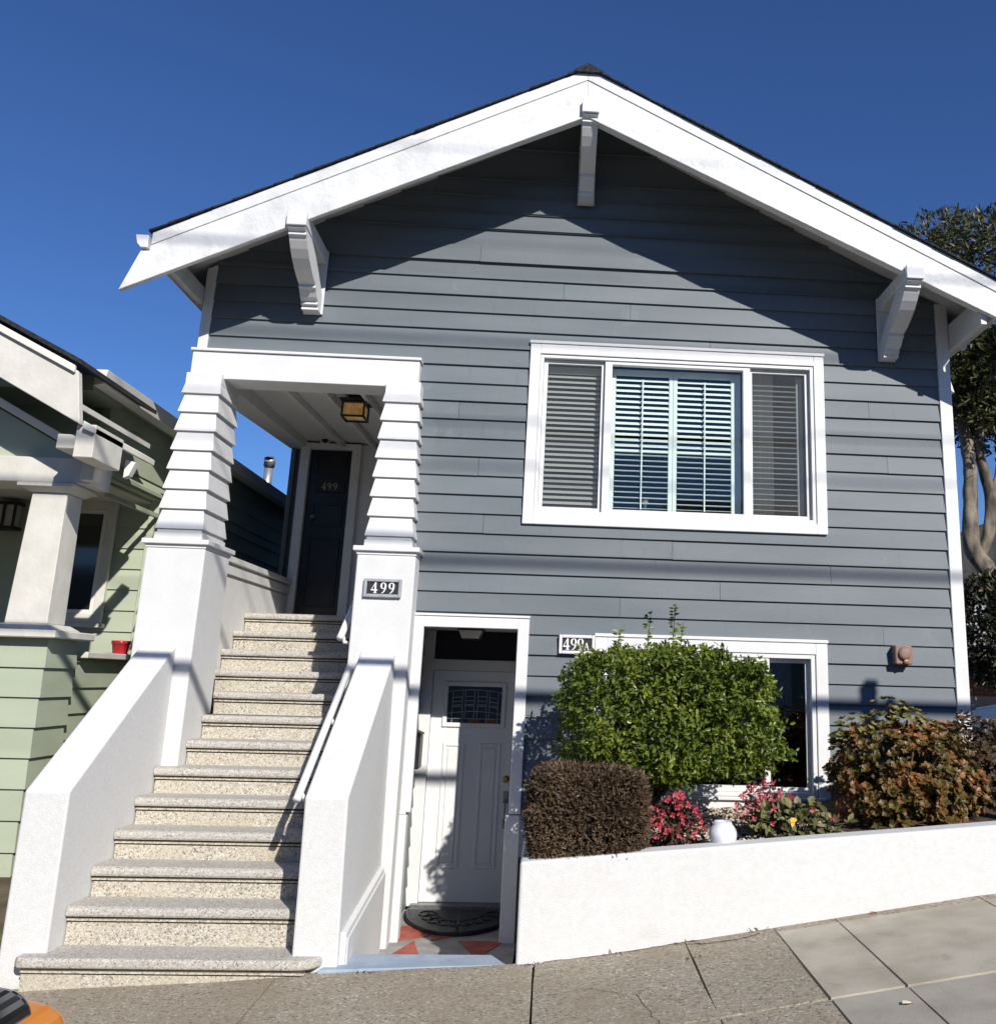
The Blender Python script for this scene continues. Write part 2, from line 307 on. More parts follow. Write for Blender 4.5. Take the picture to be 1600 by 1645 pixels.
def slab(x0, x1, y0, y1, m, g=0.007, dz=0.0, wob=0.0):
    mb = MB(); nx = max(1, int((x1 - x0) / 0.35)); ny = max(1, int((y1 - y0) / 0.4))
    rnd = random.Random(int(x0 * 91 + y0 * 17))
    P = {}
    for i in range(nx + 1):
        for j in range(ny + 1):
            x = x0 + g + (x1 - x0 - 2 * g) * i / nx; y = y0 + g + (y1 - y0 - 2 * g) * j / ny
            if i in (0, nx): x += rnd.uniform(-wob, wob)
            if j in (0, ny): y += rnd.uniform(-wob, wob)
            P[i, j] = len(mb.v); mb.v.append((x, y, gz(x, y) + dz))
    for i in range(nx):
        for j in range(ny): mb.f.append((P[i, j], P[i + 1, j], P[i + 1, j + 1], P[i, j + 1]))
    edge = [P[i, 0] for i in range(nx + 1)] + [P[nx, j] for j in range(1, ny + 1)] + [P[i, ny] for i in range(nx - 1, -1, -1)] + [P[0, j] for j in range(ny - 1, 0, -1)]
    k0 = len(mb.v); mb.v += [(mb.v[e][0], mb.v[e][1], mb.v[e][2] - 0.05) for e in edge]
    for a in range(len(edge)): b = (a + 1) % len(edge); mb.f.append((edge[b], edge[a], k0 + a, k0 + b))
    return mb.build("slab", m, pav)
XJ = [-7.5, -5.9, -4.4, -3.0, -1.55, -.035, .89, 1.44, 1.83, 2.75, 4.2, 5.7, 7.2]
for a, b in zip(XJ, XJ[1:]):
    mA = SLABA if b < 1.0 else SLABB
    if b < 1.0 or abs(b - 1.44) < .01:
        slab(a, b, -2.92, -1.655 if a > -.1 else -1.66, SLABA, 0.005, 0, 0.006 if abs(b - .89) < .01 or abs(a - .89) < .01 else 0.002)
    else:
        slab(a, b, -2.92, -1.775, SLABB, 0.006, 0.002, 0.002)
        slab(a, b, -1.765, -1.655, SLABA, 0.003, 0, 0.002)
    mB = SLABA if b < 1.6 else SLABC
    slab(a, b, KERB_Y, -2.93, mB, 0.006, 0, 0.003)

def crack(pts, w, seed):
    r = random.Random(seed); mb = MB(); P = []
    for (x0, y0), (x1, y1) in zip(pts, pts[1:]):
        n = 7
        for i in range(n): t = i / n; P.append((x0 + (x1 - x0) * t + r.uniform(-.012, .012), y0 + (y1 - y0) * t + r.uniform(-.012, .012)))
    P.append(pts[-1])
    for a, b in zip(P, P[1:]):
        d = Vector((b[0] - a[0], b[1] - a[1], 0)); n_ = Vector((-d.y, d.x, 0)).normalized() * w * r.uniform(.4, 1.0)
        q = [(a[0] - n_.x, a[1] - n_.y), (b[0] - n_.x, b[1] - n_.y), (b[0] + n_.x, b[1] + n_.y), (a[0] + n_.x, a[1] + n_.y)]
        mb.poly([(x, y, gz(x, y) + .004) for x, y in q])
    o = mb.build("crack", JOINT, pav)
crack([(.89, -1.74), (1.05, -1.79), (1.20, -1.80), (1.34, -1.76)], .006, 1)
crack([(-.03, -2.30), (.25, -2.24), (.52, -2.45), (.60, -2.9)], .0016, 3)
crack([(.02, -1.695), (.4, -1.70), (.75, -1.695), (1.0, -1.70)], .004, 5)

# ------------------------------------------------------------------ main house
house = thing("house", (0.1, 0, -0.3), "slate blue clapboard house with white trim, gabled roof and outside stair", "house")
Z0, PT = 4.34954, 0.165905          # siding row k has its lower edge at Z0 - PT*k
AX, RS, RZ = 0.105, 0.509, 6.858      # roof underside: RZ - RS*|x-AX|
def rl(x): return RZ - RS * abs(x - AX)
XL, XR = -3.11, 3.402
OPEN = [(-3.4, -1.25, -2.0, 4.352), (-1.27, -0.29, -2.0, 2.075), (-0.215, 2.25, 3.03, 4.49), (0.44, 2.205, 0.80, 1.93)]   # porch, entry, upper window, lower window
WALL_BOT = 0.615
JOINTS = {0: [.37], -4: [-.03], -3: [.58], -1: [1.31], 1: [.31], 9: [-.63], 10: [.99], 11: [2.36], 12: [1.4], 13: [.55], 14: [2.80], -6: [-.8], 3: [-.9], 5: [2.9], 17: [2.7], 2: [2.75], 6: [-.7], 16: [-.35]}
def sub_rects(x0, x1, z0, z1):
    rects = [(x0, x1, z0, z1)]
    for ox0, ox1, oz0, oz1 in OPEN:
        new = []
        for a, b, c, d in rects:
            if ox1 <= a or ox0 >= b or oz1 <= c or oz0 >= d: new.append((a, b, c, d)); continue
            if a < ox0: new.append((a, ox0, c, d))
            if b > ox1: new.append((ox1, b, c, d))
            aa, bb = max(a, ox0), min(b, ox1)
            if c < oz0 - 1e-6: new.append((aa, bb, c, oz0))
            if d > oz1 + 1e-6: new.append((aa, bb, oz1, d))
        rects = new
    return rects
rnd = random.Random(3)
for k in range(-16, 23):
    zb, zt = Z0 - PT * k, Z0 - PT * (k - 1)
    zb = max(zb, WALL_BOT)
    if zt <= WALL_BOT: continue
    xl, xr = XL, XR
    if rl(XL) < zb: xl = AX - (RZ - zb) / RS
    if rl(XR) < zb: xr = AX + (RZ - zb) / RS
    if xr - xl < 0.05: continue
    js = [j for j in JOINTS.get(k, []) if xl < j < xr]
    cuts = [xl] + js + [xr]
    for ci, (a, b) in enumerate(zip(cuts, cuts[1:])):
        a2, b2 = a + (0.0015 if ci else 0), b - (0.0015 if ci < len(cuts) - 2 else 0)
        rects = sub_rects(a2, b2, zb, zt)
        # merge pieces into boards: group horizontally connected pieces
        rects.sort(); groups = []
        for rct in rects:
            for g in groups:
                if any(abs(q[1] - rct[0]) < 1e-5 or abs(q[0] - rct[0]) < 1e-5 for q in g): g.append(rct); break
            else: groups.append([rct])
        dy = rnd.uniform(-0.0015, 0.0015); dz = rnd.uniform(-0.002, 0.002)
        for g in groups:
            mb = MB()
            for (x0, x1, c, d) in g:
                if x1 - x0 < 0.004 or d - c < 0.004: continue
                c2 = c + (dz if c == zb else 0)
                yf = lambda z: -(0.005 + 0.021 * (zt + .0 - z) / PT) + dy
                poly = [(x0, c2), (x1, c2), (x1, d), (x0, d)]
                if rl(x0) < d or rl(x1) < d:          # clip under the roof slope
                    q = []
                    for i in range(4):
                        p, n_ = poly[i], poly[(i + 1) % 4]; fp, fn = rl(p[0]) - p[1], rl(n_[0]) - n_[1]
                        if fp >= 0: q.append(p)
                        if fp * fn < 0: t = fp / (fp - fn); q.append((p[0] + (n_[0] - p[0]) * t, p[1] + (n_[1] - p[1]) * t))
                    poly = q
                    if len(poly) < 3: continue
                i0 = len(mb.v); n_ = len(poly)
                mb.v += [(p[0], yf(p[1]), p[1]) for p in poly] + [(p[0], 0.002, p[1]) for p in poly]
                mb.f.append(tuple(range(i0, i0 + n_))); mb.f.append(tuple(range(i0 + 2 * n_ - 1, i0 + n_ - 1, -1)))
                for e in range(n_):
                    l = (e + 1) % n_; mb.f.append((i0 + l, i0 + e, i0 + n_ + e, i0 + n_ + l))
            if mb.v: mb.build("siding_board", SIDING, house)
# backing wall behind the boards and the shell of the house
mb = MB()
zs = [-0.4] + sorted({o[2] for o in OPEN if o[2] > 0} | {o[3] for o in OPEN}) + [4.9]
for c, d in zip(zs, zs[1:]):
    for (a, b, e, f) in sub_rects(XL, XR, c, d): mb.box(a, b, 0.004, 0.10, e, f)
mb.prism([(XL, 4.9), (XR, 4.9), (XR, rl(XR)), (AX, RZ), (XL, rl(XL))], 'y', 0.004, 0.10)
mb.box(XR, XR + .06, 0.06, 9, -.5, 5.0)                       # right side
mb.box(XL - .04, XR, 8.9, 9, -.5, 5.0)                        # rear
mb.box(XL - .05, XL, 3.0, 8.9, -.5, 5.0)
mb.box(-1.44, -1.34, 0.12, 3.1, 2.1, 4.45)                    # stair side wall
mb.box(XL, -1.34, 3.08, 3.14, 1.5, 5.0)                       # behind the upper door
mb.box(XL - .04, XL, 0.10, 3.1, 4.32, 5.0)
mb.build("wall", SIDING, house)
MB().box(-0.205, XR, -.016, 0.003, 0.3, WALL_BOT - .004).build("foundation", STUCCO, house)
mb = MB(); mb.box(-1.30, XR, 3.4, 3.44, -.4, 6.0); mb.box(-1.3, XR, 0.12, 3.4, 2.30, 2.42); mb.box(-.16, XR, .12, 3.4, .30, .36); mb.box(-.2, -.16, .12, 3.4, -.3, 2.3)
mb.build("interior_wall", DARK, house)
# corner boards
mb = MB(); mb.box(XR, 3.515, -0.035, 0.06, 0.9, 5.15); mb.box(3.485, 3.515, .06, .17, .9, 5.1); mb.build("corner_board", WHITE, house, 0.004)
mb = MB(); mb.prism([(-3.192, 4.30), (XL, 4.30), (XL, 5.17), (-3.192, 5.13)], "y", -0.035, 0.06); mb.box(-3.192, -3.165, .06, .17, 4.3, 4.98); mb.build("corner_board", WHITE, house, 0.004)

# roof
def rtop(x): return 6.87 - 0.509 * abs(x - AX)
YF, YB = -0.80, 9.4
for sgn in (-1, 1):
    ex = AX + sgn * (3.56 if sgn < 0 else 3.67)
    q = MB(); q.prism([(AX, rtop(AX) + .012), (ex, rtop(ex) + .012), (ex, rtop(ex) - .010), (AX, rtop(AX) - .010)], 'y', -.70, YB)
    q.build("roof_deck", WHITE, house)
    L = 3.50 if sgn < 0 else 3.67
    n = 22
    for i in range(n):       # shingle courses, lower edge thick
        x0 = AX + sgn * (L * (i + 1) / n + (.02 if i < n - 1 else 0)); x1 = AX + sgn * (L * i / n)
        z0, z1 = rtop(x0), rtop(x1); t0, t1 = 0.030, 0.0195
        jit = random.Random(i * 7 + sgn).uniform(-0.012, 0.012)
        MB().prism([(x0, z0 + .013), (x1, z1 + .013), (x1, z1 + t1), (x0, z0 + t0)], 'y', YF + .015 + jit * .6, YB).build("shingle_course", ROOF, house)
MB().prism([(AX - .13, rtop(.235) + .025), (AX + .13, rtop(.235) + .025), (AX + .13, rtop(.235) + .036), (AX, rtop(AX) + .046), (AX - .13, rtop(.235) + .036)], 'y', YF + .005, YB).build("ridge_cap", ROOF, house)
def rbot(x): return 6.415 - 0.476 * abs(x - .12)
# rake boards
lx = -3.375
left = [(AX, rtop(AX)), (AX, rbot(.12)), (-3.58, 4.60), (-3.455, 4.945), (-3.385, 4.95), (lx, rtop(lx))]
MB().prism(left, 'y', -.75, -.70).build("rake_board", RAKE, house, 0.004)
rx = 3.62
right = [(AX + .001, rtop(AX)), (AX + .001, rbot(.12)), (3.96, 4.585), (3.84, 4.93), (3.77, 4.94), (3.755, rtop(3.755))]
MB().prism(right, 'y', -.75, -.70).build("rake_board", RAKE, house, 0.004)
for a, b in ((lx, AX), (AX, 3.755)):
    MB().prism([(a, rtop(a) + .010), (b, rtop(b) + .010), (b, rtop(b) - .10), (a, rtop(a) - .10)], 'y', -.760, -.7505).build("rake_moulding", RAKE, house, 0.004)
# inner rake strip behind board (underside ledge)
for a, b in ((-3.3, AX), (AX, 3.5)):
    MB().prism([(a, rbot(a) + .05), (b, rbot(b) + .05), (b, rbot(b) + .012), (a, rbot(a) + .012)], 'y', -.698, -.655).build("rake_backing", WHITE, house)
# gutters
g = MB(); g.prism([(-3.50, 5.075), (-3.48, 5.0), (-3.45, 4.965), (-3.395, 4.965), (-3.395, 5.075)], 'y', -.775, 9.2); g.build("gutter", WHITE, house, 0.004)
g = MB(); g.prism([(3.88, 4.99), (3.86, 4.92), (3.83, 4.885), (3.78, 4.885), (3.78, 4.99)], 'y', -.70, 9.2); g.build("gutter", WHITE, house, 0.004)
# lookout plates under the eaves
mb = MB(); mb.box(-3.25, -3.195, -.69, 3.0, 4.80, 4.95); mb.box(-3.40, -3.25, -.69, 3, 4.93, 4.96); mb.build("eave_plate", SHADEDW, house, 0.003)
mb = MB(); mb.box(3.52, 3.57, -.69, 8.9, 4.70, 4.95); mb.box(3.57, 3.72, -.69, 8.9, 4.93, 4.97); mb.build("eave_plate", WHITE, house, 0.003)
for i in range(5):
    y = .02 + i * 1.6
    MB().prism([(3.50, 4.99), (3.50, 4.84), (3.70, 4.74), (3.74, 4.87)], 'y', y, y + .07).build("rafter_tail", WHITE, house, 0.003)
    if i: MB().prism([(-3.2, 4.99), (-3.2, 4.88), (-3.38, 4.80), (-3.4, 4.9)], 'y', y, y + .07).build("rafter_tail", WHITE, house, 0.003)
MB().prism([(3.515, 4.56), (3.515, 4.40), (3.60, 4.34), (3.56, 4.50)], 'y', .10, .17).build("trim_return", WHITE, house)

# knee brackets
def bracket(x0, x1, zt):
    e = part_empty("bracket", ((x0 + x1) / 2, 0, zt - .6), house)
    MB().box(x0, x1, -.80, -.05, zt - .12, zt).build("arm", WHITE, e, 0.004)
    MB().box(x0 - .004, x1 + .004, -.05, -.024, zt - .6, zt + .01).build("back_plate", WHITE, e, 0.004)
    outer = [(-.775, -.122), (-.775, -.135), (-.735, -.15), (-.735, -.175), (-.71, -.185), (-.69, -.21), (-.64, -.26), (-.57, -.315), (-.48, -.365), (-.39, -.405), (-.30, -.43), (-.30, -.455), (-.275, -.465), (-.255, -.485), (-.225, -.515), (-.18, -.535), (-.18, -.56), (-.15, -.567), (-.15, -.598), (-.05, -.598)]
    inner = [(-.52, -.122), (-.50, -.135), (-.47, -.155), (-.43, -.18), (-.39, -.205), (-.35, -.23), (-.31, -.255), (-.27, -.28), (-.235, -.305), (-.20, -.33), (-.17, -.35), (-.15, -.365), (-.13, -.38), (-.11, -.395), (-.09, -.41), (-.075, -.425), (-.065, -.44), (-.058, -.45), (-.052, -.46), (-.05, -.47)]
    mb = MB(); n = len(outer); i0 = 0
    for x in (x0 + .008, x1 - .008):
        mb.v += [(x, y, zt + z) for y, z in outer] + [(x, y, zt + z) for y, z in inner]
    for j in range(n - 1):
        a, b = j, j + 1
        mb.f.append((a, b, n + b, n + a)); mb.f.append((2 * n + b, 2 * n + a, 3 * n + a, 3 * n + b))
        mb.f.append((b, a, 2 * n + a, 2 * n + b)); mb.f.append((n + a, n + b, 3 * n + b, 3 * n + a))
    for j in (0, n - 1): mb.f.append((j, n + j, 3 * n + j, 2 * n + j))
    mb.build("brace", WHITE, e)
bracket(-2.315, -2.155, 5.345); bracket(0.063, 0.212, 6.553); bracket(2.852, 3.002, 5.16)

# ------------------------------------------------------------------ windows
def frame_rect(mb, x0, x1, z0, z1, w, ya, yb, wt=None, wb=None):
    wt = w if wt is None else wt; wb = w if wb is None else wb
    mb.box(x0, x0 + w, ya, yb, z0, z1); mb.box(x1 - w, x1, ya, yb, z0, z1)
    mb.box(x0 + w, x1 - w, ya, yb, z1 - wt, z1); mb.box(x0 + w, x1 - w, ya, yb, z0, z0 + wb)
win = part_empty("window", (1.0, 0, 2.95), house)
mb = MB(); frame_rect(mb, -.303, 2.338, 2.948, 4.573, .092, -.045, .004); mb.build("casing", WHITE, win, 0.004)
MB().box(-.310, 2.345, -.056, .004, 4.574, 4.602).build("drip_cap", WHITE, win, 0.003)
mb = MB(); frame_rect(mb, -.209, 2.244, 3.042, 4.479, .030, -.030, .075); mb.build("frame", WHITE, win, 0.002)
mb = MB(); frame_rect(mb, -.177, .372, 3.075, 4.447, .036, .018, .055); mb.build("sash", WHITE, win, 0.002)
mb = MB(); frame_rect(mb, 1.660, 2.212, 3.075, 4.447, .036, .018, .055); mb.build("sash", WHITE, win, 0.002)
mb = MB(); frame_rect(mb, .368, 1.672, 3.046, 4.476, .063, -.016, .04, .058, .058); mb.build("sash", WHITE, win, 0.002)
MB().box(-.142, .337, .034, .038, 3.11, 4.412).build("pane", SCREEN, win)
MB().box(1.695, 2.177, .034, .038, 3.11, 4.412).build("pane", SCREEN, win)
MB().box(.430, 1.610, .010, .014, 3.103, 4.419).build("pane", GLASSG, win)
# plantation shutters
SY = .125
def slat_mesh(w, tilt):
    mb = MB(); h = .0285; c, s = math.cos(tilt), math.sin(tilt); pr = []
    for (a, t) in ((-h, 0), (-h * .5, .0045), (h * .5, .0045), (h, 0), (h * .5, -.0045), (-h * .5, -.0045)): pr.append((a * c - t * s, a * s + t * c))
    mb.prism(pr, 'x', -w / 2, w / 2)
    me = bpy.data.meshes.new("slat"); me.from_pydata(mb.v, [], mb.f); me.materials.append(SLAT); me.update(); return me
def slats(x0, x1, zs, tilt):
    me = slat_mesh(x1 - x0, tilt)
    for z in zs:
        o = bpy.data.objects.new("slat", me); COL.objects.link(o); o.location = ((x0 + x1) / 2, SY, z); put(o, win)
def stile(x0, x1, z0, z1): MB().box(x0, x1, SY - .014, SY + .014, z0, z1).build("stile", SLAT, win, 0.003)
zz = lambda a, b, n: [a + (b - a) * (i + .5) / n for i in range(n)]
slats(-.14, .335, zz(3.10, 4.35, 26), R(38)); MB().box(-.14, .335, SY - .012, SY + .012, 4.355, 4.415).build("rail", SLAT, win)
slats(.478, .955, zz(3.69, 4.35, 13), R(40)); slats(.478, .955, zz(3.12, 3.65, 11), R(6))
slats(1.035, 1.52, zz(3.69, 4.35, 13), R(38)); slats(1.035, 1.52, zz(3.12, 3.65, 11), R(6))
slats(1.70, 2.12, zz(3.10, 4.35, 26), R(10))
for a, b in ((.434, .476), (.957, .994), (.996, 1.033), (1.522, 1.61)): stile(a, b, 3.10, 4.42)
for a, b in ((.477, .956), (1.034, 1.521)):
    MB().box(a, b, SY - .012, SY + .012, 4.365, 4.42).build("rail", SLAT, win)
    MB().box(a + (b - a) / 2 - .006, a + (b - a) / 2 + .006, SY - .047, SY - .035, 3.13, 4.32).build("tilt_rod", SLAT, win)
    MB().box(a, b, SY - .012, SY + .012, 3.655, 3.675).build("rail", SLAT, win)
stile(2.122, 2.176, 3.11, 4.412); stile(1.696, 1.698, 3.11, 4.412)
MB().box(1.72, 1.95, .30, .34, 3.05, 4.5).build("curtain", mat("pale_curtain", (0.5, 0.49, 0.46), (0.62, 0.61, 0.58), 3, 0.9, 0, 1, 4, (14, 1, 0.2)), win)
mb = MB(); mb.lathe([(0.0, 0), (.03, 0), (.045, .05), (.03, .09), (.012, .11), (.012, .13), (.03, .15), (.03, .18), (0, .19)], (.77, .22, 3.06), 12); mb.build("figurine", CREAM, win, 0, True)

lw = part_empty("window", (1.33, 0, .66), house)
lw['label'] = "lower window with a wide dark pane, partly behind the green shrub"
mb = MB(); frame_rect(mb, .353, 2.306, .655, 2.022, .10, -.045, .004, .095, .105); mb.build("casing", WHITE, lw, 0.004)
MB().box(.346, 2.312, -.056, .004, 2.023, 2.05).build("drip_cap", WHITE, lw, 0.003)
MB().box(.40, 2.26, -.075, -.046, .762, .79).build("sill", WHITE, lw, 0.004)
mb = MB(); frame_rect(mb, .445, 2.200, .79, 1.925, .034, -.034, .07); mb.build("frame", WHITE, lw, 0.002)
mb = MB(); frame_rect(mb, .480, 1.815, .825, 1.890, .045, -.024, .03); mb.build("sash", WHITE, lw, 0.002)
mb = MB(); frame_rect(mb, 1.790, 2.165, .826, 1.889, .034, .032, .06); mb.build("sash", WHITE, lw, 0.002)
MB().box(.525, 1.770, .002, .006, .870, 1.845).build("pane", GLASS, lw)
MB().box(1.824, 2.131, .044, .048, .860, 1.855).build("pane", GLASS, lw)

# ------------------------------------------------------------------ upper porch
mb = MB(); mb.box(-3.18, -1.252, -.13, .16, 4.085, 4.328); mb.build("porch_beam", WHITE, house, 0.004)
MB().box(-3.195, -1.238, -.15, .0, 4.3285, 4.353).build("beam_cap", WHITE, house, 0.003)
mb = MB(); mb.hexa([(-3.19, .165, 4.10), (-2.93, .165, 4.10), (-2.98, 3.07, 4.25), (-3.19, 3.07, 4.25), (-3.19, .165, 4.32), (-2.93, .165, 4.32), (-2.98, 3.07, 4.36), (-3.19, 3.07, 4.36)]); mb.build("side_beam", WHITE, house)
mb = MB(); mb.hexa([(-2.96, .162, 4.24), (-1.44, .162, 4.24), (-1.44, 3.07, 4.33), (-2.98, 3.07, 4.33), (-2.96, .162, 4.29), (-1.44, .162, 4.29), (-1.44, 3.07, 4.38), (-2.98, 3.07, 4.38)]); mb.build("porch_ceiling", WHITE, house)
for x in (-2.55, -2.20, -1.85):
    mb = MB(); mb.hexa([(x - .02, .163, 4.17), (x + .02, .163, 4.17), (x + .02, 3.05, 4.26), (x - .02, 3.05, 4.26), (x - .02, .163, 4.238), (x + .02, .163, 4.238), (x + .02, 3.05, 4.328), (x - .02, 3.05, 4.328)]); mb.build("ceiling_joist", WHITE, house)
def column(xb0, xb1, xt0, xt1):
    e = part_empty("porch_column", ((xb0 + xb1) / 2, 0, 2.68), house)
    zb, zt = 2.68, 4.115
    def sec(z, g=0.0):
        t = (z - zb) / (zt - zb)
        return (xb0 + (xt0 - xb0) * t - g, xb1 + (xt1 - xb1) * t + g, -.235 + .05 * t - g, .31 - .03 * t + g)
    MB().frustum(sec(zb, -.035), sec(zt, -.035), zb + .002, zt - .03).build("core", WHITE, e)
    MB().frustum(sec(2.685, .006), sec(2.735, .006), 2.682, 2.74).build("base_moulding", WHITE, e, 0.003)
    MB().frustum(sec(2.742, -.006), sec(2.765, -.006), 2.741, 2.768).build("base_moulding", WHITE, e, 0.003)
    bots = [2.77 + .1655 * i for i in range(8)]
    for i, z in enumerate(bots):
        z1 = min(z + .172, zt)
        MB().frustum(sec(z, .012), sec(z1, -.014), z, z1).build("shingle", WHITE, e, 0.0025)
    t = sec(4.02, 0); t = (t[0], t[1], -.185, t[3])
    MB().frustum(t, t, 4.02, zt).build("column_head", WHITE, e, 0.003)
column(-3.237, -2.868, -3.183, -2.893); column(-1.564, -1.183, -1.512, -1.222)
def pier(x0, x1, zb):
    e = part_empty("pier", ((x0 + x1) / 2, 0, zb), house)
    MB().box(x0, x1, -.255, .34, zb, 2.615).build("shaft", STUCCO, e, 0.012, seg=2)
    MB().box(x0 - .006, x1 + .006, -.262, .345, 2.612, 2.640).build("neck_moulding", WHITE, e, 0.003)
    MB().box(x0 - .032, x1 + .03, -.29, .375, 2.640, 2.680).build("cap", WHITE, e, 0.005)
pier(-3.282, -2.817, -.3); pier(-1.612, -1.140, -.35)
# parapet on the open side of the stair
e = part_empty("parapet", (-3.1, 1.7, -.3), house)
MB().box(-3.19, -3.0, .345, 3.06, -.3, 2.50).build("parapet_wall", STUCCO, e)
MB().box(-3.20, -2.985, .345, 3.06, 2.53, 2.605).build("band", STUCCO, e)
MB().box(-3.185, -3.008, .345, 3.06, 2.50, 2.53).build("reveal", SHADEDW, e)
MB().box(-3.185, -3.008, .345, 3.06, 2.605, 2.635).build("reveal", SHADEDW, e)
MB().box(-3.21, -2.97, .345, 3.06, 2.635, 2.69).build("coping", STUCCO, e, 0.004)
# upper door
dr = part_empty("door", (-2.69, 3.0, 2.24), house)
dr['label'] = "dark upper door with 499 on a plaque"
mb = MB(); mb.box(-3.035, -2.93, 2.93, 3.08, 2.2, 4.30); mb.box(-2.44, -2.34, 2.93, 3.08, 2.2, 4.30); mb.box(-2.93, -2.44, 2.93, 3.08, 4.232, 4.30); mb.build("door_frame", WHITE, dr, 0.004)
MB().box(-2.928, -2.442, 3.0, 3.05, 2.2, 4.23).build("door_leaf", DARKDOOR, dr)
for z0, z1 in ((3.32, 3.60), (2.4, 3.2), (3.93, 4.18)):
    mb = MB(); frame_rect(mb, -2.86, -2.50, z0, z1, .03, 2.985, 2.999); mb.build("panel_moulding", DARKDOOR, dr, 0.004)
mb = MB(); mb.prism([(-2.84, 3.725), (-2.50, 3.725), (-2.50, 3.85), (-2.55, 3.88), (-2.79, 3.88), (-2.84, 3.85)], 'y', 2.975, 2.999); mb.build("plaque", CHAR, dr, 0.004)
MB().lathe([(0, -.05), (.02, -.05), (.028, -.02), (.012, 0)], (-2.83, 2.985, 3.43), 12, 'y').build("doorknob", STEEL, dr, 0, True)
MB().box(-2.34, -1.44, 3.0, 3.079, 2.2, 4.31).build("porch_wall", WHITE, house)
MB().box(-1.46, -1.441, .345, 3.0, 2.2, 4.24).build("porch_wall", WHITE, house)

# ------------------------------------------------------------------ lower entry
en = part_empty("entry", (-.68, .5, -.3), house)
mb = MB(); mb.box(-1.158, -1.062, -.045, .004, .62, 2.152); mb.box(-.292, -.199, -.045, .004, .62, 2.152); mb.box(-1.062, -.292, -.045, .004, 2.062, 2.152); mb.build("trim", WHITE, en, 0.004)
MB().box(-1.162, -.194, -.056, .004, 2.1525, 2.172).build("drip_cap", WHITE, en, 0.003)
mb = MB(); mb.box(-1.222, -1.085, -.07, .06, -.36, .60); mb.box(-1.21, -1.095, -.06, .06, .60, .62); mb.build("plinth", ROUGHST, en, 0.008)
MB().box(-.318, -.199, -.06, .06, -.36, .612).build("plinth", STUCCO, en, 0.006)
mb = MB(); mb.box(-1.25, -1.205, .02, 1.24, -.36, 2.12); mb.box(-.285, -.22, .102, 1.24, -.36, 2.12); mb.build("side_wall", SIDING, en)
for i in range(15):
    z = -.3 + i * .1655
    MB().hexa([(-1.205, .03, z), (-1.185, .03, z), (-1.185, 1.14, z), (-1.205, 1.14, z), (-1.205, .03, min(z + .165, 2.1)), (-1.20, .03, min(z + .165, 2.1)), (-1.20, 1.14, min(z + .165, 2.1)), (-1.205, 1.14, min(z + .165, 2.1))]).build("side_board", SIDING, en)
MB().box(-1.20, -.286, .101, 1.2, 2.09, 2.13).build("ceiling", WHITE, en)
MB().box(-1.25, -.22, 1.135, 1.24, -.36, 2.12).build("back_wall", SIDING, en)
mb = MB(); mb.box(-1.205, -1.092, 1.06, 1.134, -.30, 2.085); mb.box(-.338, -.286, 1.06, 1.134, -.30, 2.085); mb.box(-1.092, -.338, 1.06, 1.134, 1.726, 1.825); mb.build("door_frame", WHITE, en, 0.004)
MB().box(-1.09, -.34, 1.098, 1.134, 1.826, 2.08).build("transom", DARKDOOR, en)
MB().box(-1.15, -.31, .98, 1.134, -.312, -.272).build("threshold", STEEL, en, 0.006)
fd = part_empty("front_door", (-.71, 1.1, -.27), house)
fd['label'] = "white panelled front door with a small leaded window"
gx0, gx1, gz0, gz1 = -.945, -.448, 1.256, 1.585
mb = MB(); mb.box(-1.088, gx0, 1.10, 1.134, -.268, 1.722); mb.box(gx1, -.342, 1.10, 1.134, -.268, 1.722); mb.box(gx0, gx1, 1.10, 1.134, gz1, 1.722); mb.box(gx0, gx1, 1.10, 1.134, -.268, gz0); mb.build("door_leaf", DOORW, fd)
mb = MB(); frame_rect(mb, -.985, -.408, 1.218, 1.625, .040, 1.082, 1.0995); mb.build("glass_moulding", DOORW, fd, 0.006)
for a, b in ((-.962, -.765), (-.634, -.432)):
    mb = MB(); frame_rect(mb, a, b, .01, 1.08, .03, 1.090, 1.0995); mb.build("panel_moulding", DOORW, fd, 0.004)
    MB().box(a + .045, b - .045, 1.092, 1.0994, .055, 1.035).build("door_panel", DOORW, fd, 0.004)
MB().box(gx0 + .001, gx1 - .001, 1.112, 1.116, gz0 + .001, gz1 - .001).build("door_glass", CARGL, fd)
mb = MB()
def came(p, q, w=.005):
    p, q = Vector((p[0], 0, p[1])), Vector((q[0], 0, q[1])); d = (q - p).normalized(); n = Vector((-d.z, 0, d.x)) * w / 2
    mb.hexa([(a.x, 1.1065 if i < 4 else 1.1118, a.z) for i, a in enumerate((p - n, q - n, q + n, p + n, p - n, q - n, q + n, p + n))])
GX = lambda t: gx0 + (gx1 - gx0) * t
GZ = lambda t: gz0 + (gz1 - gz0) * t
arc = lambda t, h: h + .07 * (1 - (2 * t - 1) ** 2)
for h in (.84, .25):
    for i in range(8): came((GX(i / 8), GZ(arc(i / 8, h))), (GX((i + 1) / 8), GZ(arc((i + 1) / 8, h))))
came((GX(0), GZ(.12)), (GX(1), GZ(.12)))
for t in (.09, .27, .32, .49, .55, .72, .77, .93): came((GX(t), GZ(.0 if t in (.09, .27, .72, .93) else .12)), (GX(t), GZ(arc(t, .84))))
for a, b in ((.09, .27), (.32, .49), (.55, .72), (.77, .93)):
    for h in (.68, .56, .46, .12 + .3): came((GX(a), GZ(arc(a, h - .02))), (GX(b), GZ(arc(b, h - .02))))
mb.build("leading", GREY, fd)
